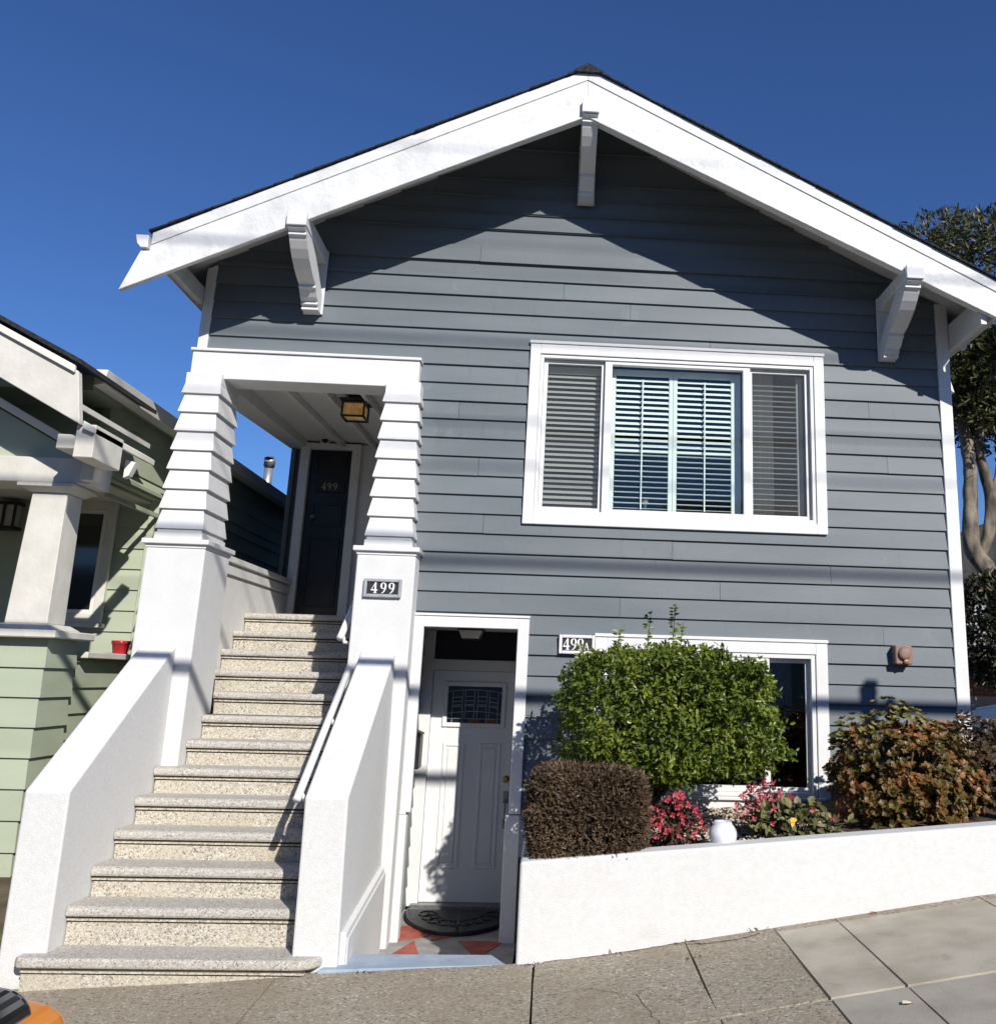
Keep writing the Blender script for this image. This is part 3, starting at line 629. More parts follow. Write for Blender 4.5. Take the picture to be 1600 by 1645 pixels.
mb = MB(); mb.box(GX(.38), GX(.6), 1.1085, 1.1118, gz0 + .004, GZ(.11)); mb.box(GX(.7), GX(.92), 1.1085, 1.1118, gz0 + .004, GZ(.11)); mb.build("amber_pane", mat("amber_leaded_glass", (0.20, 0.06, 0.02), (0.26, 0.09, 0.03), 20, 0.2), fd)
MB().lathe([(0, -.03), (.022, -.03), (.03, -.022), (.03, -.002)], (-.372, 1.1, .774), 16, 'y').build("deadbolt", BRASS, fd, 0, True)
mb = MB(); mb.box(-.392, -.348, 1.082, 1.0995, .565, .668); mb.box(-.386, -.352, 1.082, 1.0995, .35, .43); mb.tube([(-.37, 1.085, .60), (-.37, 1.045, .57), (-.37, 1.04, .50), (-.37, 1.045, .43), (-.37, 1.085, .40)], .009, 8); mb.build("door_handle", STEEL, fd, 0.003)

# ------------------------------------------------------------------ staircase
st = thing("staircase", (-2.2, -.4, -.2), "pebbled stone stair of thirteen steps between white stucco cheek walls", "staircase")
def step_x(k):
    if k == 1: return -3.07, -1.30
    if k <= 6: return -2.925, -1.50
    if k <= 8: return -2.812, -1.618
    if k == 9: return -2.835, -1.60
    return (-2.94 if k == 10 else -2.995), -1.47
for k in range(1, 14):
    Y = -1.48 + .269 * (k - 2); Zb = .159 + .1823 * (k - 2); x0, x1 = step_x(k)
    if k == 1: Zb = -.062
    T = .058
    e = part_empty("step", ((x0 + x1) / 2, Y, Zb - .12), st)
    back = Y + .269 + .10 if k < 13 else 3.0
    prof = [(back, Zb + .012), (Y + .02, Zb + .012), (Y + .02, Zb), (Y + .006, Zb + .003), (Y, Zb + .015), (Y, Zb + .035), (Y + .008, Zb + .05), (Y + .026, Zb + T), (back, Zb + T)]
    if k == 1:
        mb = MB(); n = len(prof)
        # rounded right end: lower step wraps round the wall
        out = [(x0, back), (x0, Y + .03), (x0 + .03, Y)] + [(x1 - .16 + .16 * math.sin(a), Y + .16 - .16 * math.cos(a)) for a in [math.pi / 2 * i / 7 for i in range(8)]] + [(x1, back)]
        mb.prism(out, 'z', Zb, Zb + T); mb.build("tread", TREAD, e, 0.018, seg=3)
    else:
        MB().prism(prof, 'x', x0, x1).build("tread", TREAD, e)
    low = (Zb - .1823 + T - .02 if k > 2 else -.03) if k > 1 else -.45
    ins = .006 if k > 1 else .05
    MB().box(x0 + ins, x1 - (ins if k > 1 else .09), Y + .030, Y + .05, low, Zb - .0332).build("riser", RISER, e)
    MB().box(x0 + ins, x1 - (ins if k > 1 else .09), Y + .014, Y + .05, Zb - .023, Zb - .0125).build("bed_moulding", RISER, e)
    MB().box(x0 + ins, x1 - (ins if k > 1 else .09), Y + .022, Y + .05, Zb - .0123, Zb - .0005).build("groove_shade", GROOVE_SHADE, e)
    MB().box(x0 + ins, x1 - (ins if k > 1 else .09), Y + .0275, Y + .05, Zb - .033, Zb - .0232).build("groove_shade", GROOVE_SHADE, e)
    if k > 1: MB().box(x0 + .005, x1 - .005, Y + .05, Y + .3, -.4, Zb + .01).build("fill", GROOVE_SHADE, e)
def cheek(xt0, xt1, xb0, xb1, zf, zk, zbot):
    yf, yb = -1.642, -.2555
    mb = MB(); v = []
    for (a, b, z) in ((xb0, xb1, None), (xt0, xt1, 1)):
        pass
    mb.hexa([(xb0, yf, zbot), (xb1, yf, zbot), (xb1, yb, zbot), (xb0, yb, zbot), (xt0, yf, zf), (xt1, yf, zf), (xt1, yb, zk), (xt0, yb, zk)])
    return mb.build("cheek_wall", ROUGHST, st, 0.012, seg=2)
cheek(-3.207, -2.938, -3.20, -2.927, .908, 1.852, -.4)
cheek(-1.508, -1.240, -1.488, -1.212, .905, 1.850, -.40)
mb = MB(); mb.prism([(-1.60, -.42), (-.32, -.42), (-.32, .27), (-1.60, .118)], 'x', -1.225, -1.186); mb.prism([(-1.60, -.42), (-.32, -.42), (-.32, .24), (-1.60, .09)], 'x', -1.186, -1.172)
mb.build("plinth", ROUGHST, st, 0.008)
# handrails on the right hand cheek
hr = thing("handrail", (-1.55, -1.4, .8), "white metal handrail bracketed along the inner side of the stair wall", "handrail", "handrails of the stair")
P0, P1 = Vector((-1.592, -1.50, .868)), Vector((-1.592, .02, 1.895))
MB().tube([P0, P1], .026, 10).build("rail", WHITE, hr, 0, True)
for t in (.05, .48, .93):
    p = P0.lerp(P1, t); MB().tube([p, p + Vector((.03, .005, -.055)), p + Vector((.085, .01, -.06))], .014, 8).build("rail_bracket", WHITE, hr, 0, True)
hr2 = thing("handrail", (-1.65, .2, 1.9), "short upper white handrail fixed to the number pier", "handrail", "handrails of the stair")
P0, P1 = Vector((-1.69, -.235, 1.94)), Vector((-1.69, .33, 2.33))
MB().tube([P0, P1], .028, 10).build("rail", WHITE, hr2, 0, True)
p = P0.lerp(P1, .12); MB().tube([p, p + Vector((.02, .005, -.075)), p + Vector((.08, .01, -.08))], .016, 8).build("rail_bracket", WHITE, hr2, 0, True)

# entry floor, blue curb, mat
fl = sheet("porch_floor", [-1.23, -.19], [-1.52, 1.0], lambda x, y: -.31, PORCHF)
def tri(pts, m=REDT): 
    o = MB().prism(pts, 'z', -.3085, -.3045).build("painted_triangle", m, fl); return o
tri([(-1.12, -.56), (-.845, -.54), (-.965, -.03)]); tri([(-1.15, -.06), (-1.0, .0), (-.86, .13), (-.86, .40), (-1.12, .42)])
tri([(-.45, -.50), (-.63, -.02), (-.28, -.02)]); tri([(-.84, -.02), (-.66, .12), (-.72, .30), (-.84, .2)])
cb = MB(); zt = lambda x: max(-.062, -.05 + 0.0 * x)
cb.hexa([(-1.33, -1.70, -.4), (-.19, -1.66, -.4), (-.29, -1.40, -.4), (-1.2, -1.40, -.4), (-1.33, -1.70, -.066), (-.19, -1.64, -.040), (-.30, -1.40, -.045), (-1.2, -1.40, -.048)])
o = cb.build("entry_curb", BLUEC, None, 0.01); tag(o, "low curb of pale blue painted concrete before the sunken entry", "curb")
mt = MB(); pts = [(-.69 + .47 * math.cos(a), .90 - .80 * math.sin(a)) for a in [math.pi * i / 20 for i in range(21)]]
mt.prism(pts, 'z', -.304, -.286)
o = thing("doormat", (-.69, .6, -.304), "half round black rubber doormat at the white front door", "doormat")
mt.build("mat_base", MATM, o, 0.004)
mt = MB(); ring = [(-.69 + .455 * math.cos(a), .885 - .775 * math.sin(a), -.284) for a in [math.pi * i / 28 for i in range(29)]]
mt.tube(ring, .012, 6); mt.build("mat_rim", CARBLK, o, 0, True)
mt = MB()
for i in range(9):
    a0 = R(18 + i * 18); c = (-.69 + .29 * math.cos(a0), .86 - .46 * math.sin(a0))
    mt.tube([(c[0] + .09 * math.cos(t) * (1 - t / 11), c[1] + .13 * math.sin(t) * (1 - t / 11), -.284) for t in [j * .7 for j in range(12)]], .006, 5)
mt.tube([(-.69, .86, -.284), (-.66, .14, -.284)], .008, 5)
mt.build("mat_scroll", CARBLK, o, 0, True)

# ------------------------------------------------------------------ fixtures on the house
def ribbon(mb, pts, y0, y1, n_=None):
    """flat variable width stroke in the xz plane: pts = (x, z, width)"""
    V = []
    for i, (x, z, w) in enumerate(pts):
        a, b = pts[max(0, i - 1)], pts[min(len(pts) - 1, i + 1)]
        dx, dz = b[0] - a[0], b[1] - a[1]; l = math.hypot(dx, dz) or 1
        V.append(((x - dz / l * w / 2, z + dx / l * w / 2), (x + dz / l * w / 2, z - dx / l * w / 2)))
    for (a, b), (c, d) in zip(V, V[1:]):
        mb.hexa([(p[0], y0, p[1]) for p in (a, b, d, c)] + [(p[0], y1, p[1]) for p in (a, b, d, c)])
def glyph(mb, ch, x, z, h, y, th=.004):
    S = lambda pts: [(x + a * h, z + b * h, w * h) for a, b, w in pts]
    if ch == '9':
        loop = [(.28 + .20 * math.cos(a), .70 + .28 * math.sin(a) * (1.0), .05 + .11 * abs(math.cos(a)) ** 1.5) for a in [R(-20 - i * 17.5) for i in range(0, 21)]]
        ribbon(mb, S(loop), y, y - th)
        ribbon(mb, S([(.475, .72, .15), (.475, .55, .14), (.44, .36, .13), (.36, .18, .10), (.25, .05, .07), (.12, .0, .05)]), y, y - th * .9)
    elif ch == '4':
        ribbon(mb, S([(.40, .98, .05), (.05, .30, .06)]), y, y - th)
        ribbon(mb, S([(.02, .29, .11), (.62, .29, .11)]), y, y - th * .9)
        ribbon(mb, S([(.42, .0, .16), (.42, 1.0, .14)]), y, y - th * .8)
        ribbon(mb, S([(.27, .02, .05), (.57, .02, .05)]), y, y - th * .7)
    elif ch == 'A':
        ribbon(mb, S([(.02, .0, .06), (.30, .98, .07)]), y, y - th)
        ribbon(mb, S([(.58, .0, .15), (.31, .98, .12)]), y, y - th * .9)
        ribbon(mb, S([(.12, .33, .06), (.48, .33, .06)]), y, y - th * .8)
        ribbon(mb, S([(-.06, .02, .05), (.14, .02, .05)]), y, y - th * .7); ribbon(mb, S([(.46, .02, .05), (.70, .02, .05)]), y, y - th * .7)
def number_sign(x0, x1, z0, z1, y, text, label, h, xs, fm):
    t = thing("number_sign", ((x0 + x1) / 2, y, z0), label, "sign", "house number signs")
    mb = MB(); f = .026
    frame_rect(mb, x0, x1, z0, z1, f, y - .032, y); mb.build("sign_frame", fm, t, 0.007, seg=2)
    MB().box(x0 + f, x1 - f, y - .016, y - .001, z0 + f, z1 - f).build("plate", CHAR, t)
    for ch, gx, gh in zip(text, xs, h):
        mb = MB(); glyph(mb, ch, gx, z0 + f + .008, gh, y - .0163); mb.build("numeral", LETTER, t)
number_sign(-1.533, -1.231, 2.268, 2.418, -.2562, "499", "grey framed 499 number sign on the white stucco pier", (.085, .085, .085), (-1.475, -1.40, -1.335), GREY)
number_sign(.052, .350, 1.875, 2.03, -.026, "499A", "white framed 499A number sign above the green shrub", (.092, .092, .092, .06), (.085, .148, .204, .262), WHITE)
mb = MB()
for i, ch in enumerate("499"): glyph(mb, ch, -2.765 + .058 * i * 1.15, 3.75, .085, 2.9745, .003)
mb.build("numerals", LETTERG, dr)

# porch lantern
ln = thing("porch_lantern", (-1.97, .75, 4.18), "black boxy lantern with amber glass under the porch ceiling", "lantern")
mb = MB(); x0, x1, y0, y1, z0, z1 = -2.085, -1.865, .70, .93, 4.03, 4.19
for x in (x0, x1 - .016):
    for y in (y0, y1 - .016): mb.box(x, x + .016, y, y + .016, z0, z1)
for z in (z0, z1 - .02):
    mb.box(x0, x1, y0 - .002, y0 + .018, z, z + .018); mb.box(x0, x1, y1 - .018, y1 + .002, z, z + .018); mb.box(x0 - .002, x0 + .018, y0 + .018, y1 - .018, z, z + .018); mb.box(x1 - .018, x1 + .002, y0 + .018, y1 - .018, z, z + .018)
mb.box(x0 - .02, x1 + .02, y0 - .02, y1 + .02, z1, z1 + .02); mb.box(x0 + .05, x1 - .05, y0 + .05, y1 - .05, z1 + .02, 4.262)
mb.build("lantern_frame", BLACK, ln, 0.002)
MB().box(x0 + .02, x1 - .02, y0 + .022, y1 - .022, z0 + .02, z1 - .022).build("lantern_glass", AMBER, ln)
el = thing("entry_light", (-.72, .6, 2.0), "small tapered light fitting under the entry soffit above the white door", "light")
MB().frustum((-.80, -.65, .52, .66), (-.83, -.62, .49, .69), 2.0, 2.07).build("light_shade", FROST, el, 0.003)
mb = MB(); mb.box(-.84, -.61, .48, .70, 2.07, 2.088); mb.box(-.79, -.66, .53, .65, 1.99, 1.999); mb.build("light_rim", BLACK, el, 0.002)
sc_ = thing("security_camera", (-2.75, 2.9, 4.30), "little dark camera above the upper door", "camera")
MB().box(-2.80, -2.70, 2.86, 2.925, 4.27, 4.36).build("camera_mount", WHITE, sc_, 0.006)
MB().lathe([(0, -.05), (.028, -.05), (.034, -.03), (.034, 0)], (-2.745, 2.86, 4.315), 14, 'y').build("camera_lens", BLACK, sc_, 0, True)
mbx = thing("mailbox", (-1.14, .55, .95), "slim black mailbox on the side wall by the white door", "mailbox")
MB().box(-1.184, -1.085, .42, .62, .90, 1.17).build("mailbox_body", BLACK, mbx, 0.006)
MB().prism([(-1.184, 1.172), (-1.078, 1.172), (-1.078, 1.19), (-1.184, 1.23)], 'y', .41, .63).build("mailbox_lid", BLACK, mbx, 0.004)
bl = thing("alarm_bell", (2.93, -.1, 1.87), "faded red alarm bell box on the slate siding by the lower window", "alarm bell")
MB().box(2.862, 3.008, -.115, -.012, 1.868, 2.022).build("bell_box", BELLM, bl, 0.008)
MB().lathe([(0, -.03), (.03, -.03), (.05, -.022), (.056, 0)], (2.937, -.115, 1.955), 20, 'y').build("bell_gong", BELLM, bl, 0, True)
mb = MB(); mb.lathe([(0, -.022), (.018, -.02), (.022, 0)], (2.945, -.115, 1.893), 10, 'y'); mb.box(2.925, 2.965, -.125, -.116, 1.878, 1.90); mb.build("bell_striker", BRASS, bl)

# ------------------------------------------------------------------ garden wall and bed
WT = lambda x: .553 + .0880 * (x + .14)
gw = thing("garden_wall", (2, -1.6, 0), "low white stucco retaining wall holding the planting bed", "wall")
mb = MB(); xs = [-.145, .4, 1.0, 1.7, 2.4, 3.2, 5.0, 7.5]
r2 = random.Random(5)
tops = [WT(x) + r2.uniform(-.004, .004) for x in xs]
for (a, b, ta, tb) in zip(xs, xs[1:], tops, tops[1:]):
    mb.hexa([(a, -1.682, gz(a, -1.68) - .25), (b, -1.682, gz(b, -1.68) - .25), (b, -1.50, gz(b, -1.68) - .25), (a, -1.50, gz(a, -1.68) - .25), (a, -1.68, ta), (b, -1.68, tb), (b, -1.50, tb), (a, -1.50, ta)])
o = mb.build("wall_front", ROUGHST, gw)
bm = bmesh.new(); bm.from_mesh(o.data); bmesh.ops.remove_doubles(bm, verts=bm.verts, dist=.0005)
fs = [f for f in bm.faces if abs(f.normal.x) > .9 and -.1 < f.calc_center_median().x < 7.4]; bmesh.ops.delete(bm, geom=fs, context='FACES'); bm.to_mesh(o.data); bm.free()
md = o.modifiers.new("bevel", 'BEVEL'); md.width = .018; md.segments = 3; md.limit_method = 'ANGLE'; md.angle_limit = R(40)
mb = MB(); mb.hexa([(-.145, -1.499, -.42), (-.02, -1.499, -.42), (-.02, -.061, -.42), (-.145, -.061, -.42), (-.145, -1.499, .55), (-.02, -1.499, .55), (-.02, -.061, .55), (-.145, -.061, .55)]); mb.build("wall_return", ROUGHST, gw, 0.01)
SZ = lambda x, y: WT(x) - .06 + .05 * (y + 1.5)
sheet("planting_bed", [-.05, .5, 1.2, 2, 3, 4, 7.4], [-1.52, -1.0, -.5, .0], SZ, SOIL)
# gravel
mb = MB(); r3 = random.Random(11)
for i in range(1500):
    x = r3.uniform(.75, 2.0); y = r3.uniform(-1.46, -.10); z = SZ(x, y) + r3.uniform(.002, .018); s = r3.uniform(.010, .024)
    i0 = len(mb.v); rot = Matrix.Rotation(r3.uniform(0, 6.3), 3, 'Z') @ Matrix.Rotation(r3.uniform(-.5, .5), 3, 'X')
    for v in ((1, 0, 0), (-1, 0, 0), (0, .8, 0), (0, -.8, 0), (0, 0, .6), (0, 0, -.6)):
        q = rot @ (Vector(v) * s * r3.uniform(.8, 1.2)); mb.v.append((x + q.x, y + q.y, z + q.z))
    for f in ((0, 2, 4), (2, 1, 4), (1, 3, 4), (3, 0, 4), (2, 0, 5), (1, 2, 5), (3, 1, 5), (0, 3, 5)): mb.f.append(tuple(i0 + a for a in f))
GRAV = leafmat("gravel_stone", [(0, (.22, .16, .10)), (.35, (.45, .38, .29)), (.7, (.55, .50, .42)), (1, (.70, .67, .62))], 0.8, 0.0, 0.2)
o = mb.build("gravel", GRAV); o['kind'] = 'stuff'

# ------------------------------------------------------------------ foliage
LEAF6 = [(0, 0), (.30, .5), (.68, .40), (1, 0), (.68, -.40), (.30, -.5)]
LEAFOB = [(0, 0), (.45, .30), (.8, .46), (1, 0), (.8, -.46), (.45, -.30)]
LEAFN = [(0, 0), (.25, .5), (.7, .3), (1, 0), (.7, -.3), (.25, -.5)]
def leaf(mb, p, d, nrm, L, W, shape=LEAF6, fold=.25):
    d = d.normalized(); s = d.cross(nrm)
    if s.length < 1e-4: s = d.orthogonal()
    s.normalize(); n = s.cross(d)
    i = len(mb.v)
    for a, b in shape:
        q = p + d * (a * L) + s * (b * W) + n * (abs(b) * W * fold - .18 * L * a * a); mb.v.append((q.x, q.y, q.z))
    mb.f.append((i, i + 1, i + 2, i + 3)); mb.f.append((i, i + 3, i + 4, i + 5))
def rv(r): 
    while True:
        v = Vector((r.uniform(-1, 1), r.uniform(-1, 1), r.uniform(-1, 1)))
        if .05 < v.length < 1: return v.normalized()
def plant(name, loc, label, cat, group=None): return thing(name, loc, label, cat, group)

def superell(u, e):   # rounded box direction -> point
    return Vector([math.copysign(abs(c) ** e, c) for c in u])

def boxpt(r, RD, rnd=.5):
    """random direction and point on a rounded box of half sizes RD"""
    a = [RD.y * RD.z, RD.x * RD.z, RD.x * RD.y]; t = r.uniform(0, sum(a)); k = 0 if t < a[0] else (1 if t < a[0] + a[1] else 2)
    p = [r.uniform(-1, 1) for _ in range(3)]; p[k] = r.choice((-1, 1)); v = Vector(p)
    L = (abs(v.x) ** 4 + abs(v.y) ** 4 + abs(v.z) ** 4) ** .25
    v = v * (1 - rnd) + v / L * rnd
    return v.normalized(), Vector((v.x * RD.x, v.y * RD.y, v.z * RD.z))
# clipped green shrub
r = random.Random(21); mb = MB()
C, RD = Vector((.86, -.88, 1.44)), Vector((.75, .55, .455))
for i in range(5900):
    u, q = boxpt(r, RD, 1.0)
    if u.y > .5 and r.random() < .6: continue
    q *= 1 + noise.noise(u * 2.1 + Vector((3, 1, 7))) * .16 + noise.noise(u * 6.0) * .13
    q.z *= (1.0 + .16 * (-u.x)) if u.z < 0 else (1.0 - .42 * max(0, u.x - .1) - .22 * max(0, -u.x - .3))
    depth = 1 - abs(r.gauss(0, .10))
    if r.random() < .22: depth = r.uniform(.4, .95)
    c = C + q * depth
    if c.x < .44 and c.z > 1.84 - .22 * max(0, 0.36 - c.x): continue
    ax = (u + Vector((0, 0, .5)) + rv(r) * .6).normalized()
    for j in range(r.randint(4, 6)):
        d = (ax * .5 + rv(r)).normalized(); p = c + ax * (j * .012) + rv(r) * .006
        leaf(mb, p, d, (ax + rv(r) * .5), r.uniform(.030, .050), r.uniform(.015, .023))
GREENL = leafmat("privet_leaf", [(0, (.035, .058, .010)), (.35, (.092, .135, .017)), (.7, (.172, .220, .024)), (.92, (.265, .31, .042)), (1, (.36, .39, .10))], .36, .28, .4, 5)
gs = plant("green_shrub", (.72, -.9, .55), "rounded bright green clipped shrub before the lower window", "shrub")
mb.build("foliage", GREENL, gs)
mb = MB()
for (x, z0, h) in ((.70, 1.85, .33), (.885, 1.82, .42), (.48, 1.84, .20), (.94, 1.80, .30), (.20, 1.75, .18)):
    y = -.95; tip = Vector((x + .02, y, z0 + h)); MB().tube([(x - .01, y, z0 - .15), (x, y, z0 + h * .4), tip], [.005, .004, .002], 5).build("shoot_stem", STEM, gs)
mb = MB()
for (x, z0, h) in ((.70, 1.85, .33), (.885, 1.82, .42), (.48, 1.84, .20), (.94, 1.80, .30), (.20, 1.75, .18)):
    n = int(h / .022)
    for i in range(n):
        for sgn in (-1, 1):
            a = r.uniform(0, 6.28); d = Vector((math.cos(a), math.sin(a) * .6, .35))
            leaf(mb, Vector((x, -.95, z0 + h * i / n)), d, Vector((0, -.7, .6)), r.uniform(.03, .055), .026)
mb.build("shoot_leaves", GREENL, gs)
mb = MB()
base = Vector((.70, -.92, .52))
for (a, b_, c_) in (((.74, -.92, .80), (.83, -.92, 1.0), (.95, -.9, 1.25)), ((.73, -.9, .80), (.72, -.85, 1.05), (.55, -.8, 1.3)), ((.75, -.95, .82), (.9, -1.0, 1.0), (1.2, -1.0, 1.25))):
    mb.tube([base, a, b_, c_], [.030, .024, .018, .010], 7)
mb.build("trunk", BARK, gs, 0, True)

# brown clipped hedge
r = random.Random(8); mb = MB(); C = Vector((.28, -1.40, .80)); RD = Vector((.365, .235, .285))
for i in range(5200):
    u, q = boxpt(r, RD, .75); q *= 1 + .06 * noise.noise(u * 5)
    c = C + q * (1 - abs(r.gauss(0, .07)))
    ax = (u + rv(r) * .7).normalized()
    for j in range(6):
        d = (ax + rv(r) * .9).normalized(); leaf(mb, c + ax * j * .009, d, rv(r), r.uniform(.024, .044), r.uniform(.009, .015), LEAFN, .3)
hd = plant("brown_hedge", (.28, -1.4, .5), "boxy brown leaved hedge at the end of the garden wall", "hedge")
mb.build("foliage", leafmat("bronze_leaf", [(0, (.045, .029, .017)), (.4, (.10, .066, .04)), (.75, (.155, .105, .063)), (.93, (.22, .155, .10)), (1, (.11, .125, .035))], .5, .2, .35, 6), hd)
mb = MB()
for i in range(14):
    mb.tube([(.28 + r.uniform(-.1, .1), -1.4, .48), (.28 + r.uniform(-.25, .25), -1.34 + r.uniform(-.06, .06), .72), (.28 + r.uniform(-.25, .25), -1.34 + r.uniform(-.08, .08), .92)], [.012, .009, .004], 5)
mb.build("branches", STEM, hd)

# jade bushes
def jade(name, C, RD, n, seed, label, cols, loc, bump=.22, top=None):
    r = random.Random(seed); mb = MB(); st_ = MB()
    for i in range(n):
        u = rv(r)
        q = Vector((u.x * RD.x, u.y * RD.y, u.z * RD.z)) * (1 + bump * noise.noise(u * 2.4 + Vector((seed, 0, 0))) + .16 * noise.noise(u * 5.5))
        dp = 1 - abs(r.gauss(0, .12)); 
        if r.random() < .2: dp = r.uniform(.5, .9)
        c = C + q * dp
        if c.z < SZ(c.x, c.y) + .02: continue
        if c.z > C.z and top and not top(c): continue
        ax = (u * .8 + Vector((0, -.1, .6)) + rv(r) * .35).normalized()
        if i % 14 == 0: c3 = C + q * .78; st_.tube([c3, C + q * .5 - Vector((0, 0, .05)), C + q * .2 - Vector((0, 0, .12))], [.006, .010, .014], 5)
        for j in range(r.randint(7, 11)):
            a = j * 2.4; s = ax.orthogonal().normalized(); t = ax.cross(s)
            d = (s * math.cos(a) + t * math.sin(a) + ax * r.uniform(.5, 1.3)).normalized()
            leaf(mb, c + d * .004, d, ax, r.uniform(.026, .044), r.uniform(.020, .030), LEAFOB, .12)
    t = plant(name, loc, label, "bush"); mb.build("foliage", leafmat(name + "_leaf", cols, .42, .18, .4, 3.5), t); st_.build("branches", STEM, t, 0, True)
    return t
JC = [(0, (.035, .045, .012)), (.3, (.085, .082, .02)), (.55, (.175, .10, .026)), (.75, (.28, .105, .035)), (.93, (.36, .17, .06)), (1, (.42, .30, .20))]
jade("jade_bush", Vector((2.58, -.98, 1.02)), Vector((.55, .48, .43)), 1700, 31, "large jade bush with coppery rounded leaves behind the garden wall", JC, (2.6, -1, .7))
# upper left fronds of the jade bush
r = random.Random(77); t = [o for o in bpy.data.objects if o.name == "jade_bush"][0]
mb = MB(); s2 = MB()
for (cx, cz, rr) in ((2.46, 1.52, .13), (2.22, 1.40, .13), (2.32, 1.30, .16), (2.60, 1.45, .13), (2.11, 1.30, .08), (2.75, 1.38, .12), (2.55, 1.36, .18), (2.20, 1.15, .15)):
    for i in range(34):
        u = rv(r); c = Vector((cx, -1.02, cz)) + Vector((u.x * rr, u.y * rr, u.z * rr * .6)); ax = (u * .5 + Vector((0, 0, .8))).normalized()
        for j in range(8):
            a = j * 2.4; s = ax.orthogonal().normalized(); q = ax.cross(s); d = (s * math.cos(a) + q * math.sin(a) + ax * .8).normalized()
            leaf(mb, c, d, ax, r.uniform(.026, .040), r.uniform(.020, .028), LEAFOB, .12)
    s2.tube([(cx, -1.02, cz), ((cx + 2.55) / 2, -1.0, cz - .2), (2.5, -.98, .95)], [.008, .012, .016], 5)
mb.build("frond_leaves", leafmat("jade_tip_leaf", [(0, (.075, .08, .018)), (.5, (.17, .15, .035)), (.9, (.27, .22, .06)), (1, (.4, .33, .15))], .42, .18, .4), t); s2.build("frond_stems", STEM, t, 0, True)
jade("dark_jade_bush", Vector((3.38, -.55, 1.08)), Vector((.62, .42, .40)), 1100, 47, "darker jade bush half hidden beyond the corner of the blue house", [(0, (.03, .03, .012)), (.4, (.07, .05, .02)), (.8, (.14, .07, .03)), (1, (.20, .13, .06))], (3.4, -.6, .7))

# flowering plants
def flower_plant(name, C, RD, n, seed, label, leafcols, flowers, fcols, loc, lsize=(.03, .05), group=None):
    r = random.Random(seed); t = plant(name, loc, label, "plant", group); lf = MB(); fm = MB(); sm = MB()
    for i in range(n):
        u = rv(r); u.z = abs(u.z) * 1.1 - .25
        c = C + Vector((u.x * RD.x, u.y * RD.y, u.z * RD.z)) * r.uniform(.45, 1.05)
        b0 = Vector((loc[0] + r.uniform(-.08, .08), loc[1] + r.uniform(-.05, .05), SZ(loc[0], loc[1]) - .01))
        if i % 3 == 0: sm.tube([b0, (b0 + c) / 2 + Vector((0, 0, .03)), c], [.005, .004, .002], 4)
        for j in range(3):
            d = (u + rv(r)).normalized(); leaf(lf, c + rv(r) * .02, d, Vector((0, -.5, 1)) + rv(r) * .6, r.uniform(*lsize), r.uniform(*lsize) * .62)
    for i in range(flowers):
        u = rv(r); u.z = abs(u.z) * 1.15 - .15; u.y = -abs(u.y)
        c = C + Vector((u.x * RD.x, u.y * RD.y, u.z * RD.z)) * r.uniform(.85, 1.12)
        for j in range(4):
            a = j * 1.57 + r.random(); d = Vector((math.cos(a), -.4, math.sin(a)))
            leaf(fm, c, d, Vector((0, -1, .2)), r.uniform(.014, .024), .018, LEAFOB, .1)
    lf.build("leaves", leafmat(name + "_leaf" + str(seed), leafcols, .4, .25), t)
    if flowers: fm.build("petals", leafmat(name + "_petal" + str(seed), fcols, .5, .3), t)["kind"] = "stuff"
    sm.build("stems", STEM, t)
RED = [(0, (.30, .012, .03)), (.5, (.50, .03, .06)), (1, (.62, .09, .13))]
flower_plant("begonia", Vector((.87, -1.30, .70)), Vector((.185, .14, .235)), 130, 5, "red begonia with dark leaves beside the boxy hedge", [(0, (.035, .02, .012)), (.5, (.10, .045, .03)), (1, (.16, .10, .05))], 52, RED, (.87, -1.3, .55))
flower_plant("red_leaf_plant", Vector((1.52, -1.12, .80)), Vector((.20, .15, .21)), 120, 6, "crimson leaved plant in front of the lower window mullion", [(0, (.06, .012, .016)), (.6, (.16, .03, .035)), (1, (.30, .09, .08))], 70, [(0, (.28, .01, .03)), (.6, (.46, .05, .08)), (1, (.7, .45, .42))], (1.52, -1.12, .62), (.022, .036))
flower_plant("olive_leaf_plant", Vector((1.72, -1.32, .75)), Vector((.36, .13, .16)), 95, 9, "low sprawling plant with broad olive leaves at the wall top", [(0, (.05, .045, .02)), (.4, (.13, .13, .05)), (.8, (.22, .23, .08)), (1, (.30, .22, .18))], 7, RED, (1.72, -1.32, .62), (.05, .085))
mb = MB(); leaf(mb, Vector((1.61, -1.47, .80)), Vector((.6, -.1, .1)), Vector((0, -1, .4)), .05, .034); leaf(mb, Vector((1.63, -1.47, .80)), Vector((-.1, -.3, -.6)), Vector((0, -1, .2)), .045, .028)
tag(mb.build("yellow_leaf", mat("yellow_leaf", (.62, .34, .04), (.66, .40, .06), 20, .5)), "single yellow leaf among the olive leaves", "leaf")
# white globe vase
vs = [(0.0, -.062)] + [(.092 * math.cos(a), .085 * math.sin(a) + .015) for a in [R(-62 + i * 11) for i in range(11)]] + [(.055, .098), (.05, .085), (.0, .08)]
o = MB().lathe(vs, (1.16, -1.49, .695), 32).build("globe_vase", PORCEL, None, 0, True); tag(o, "white round ceramic vase on the garden wall edge", "vase")

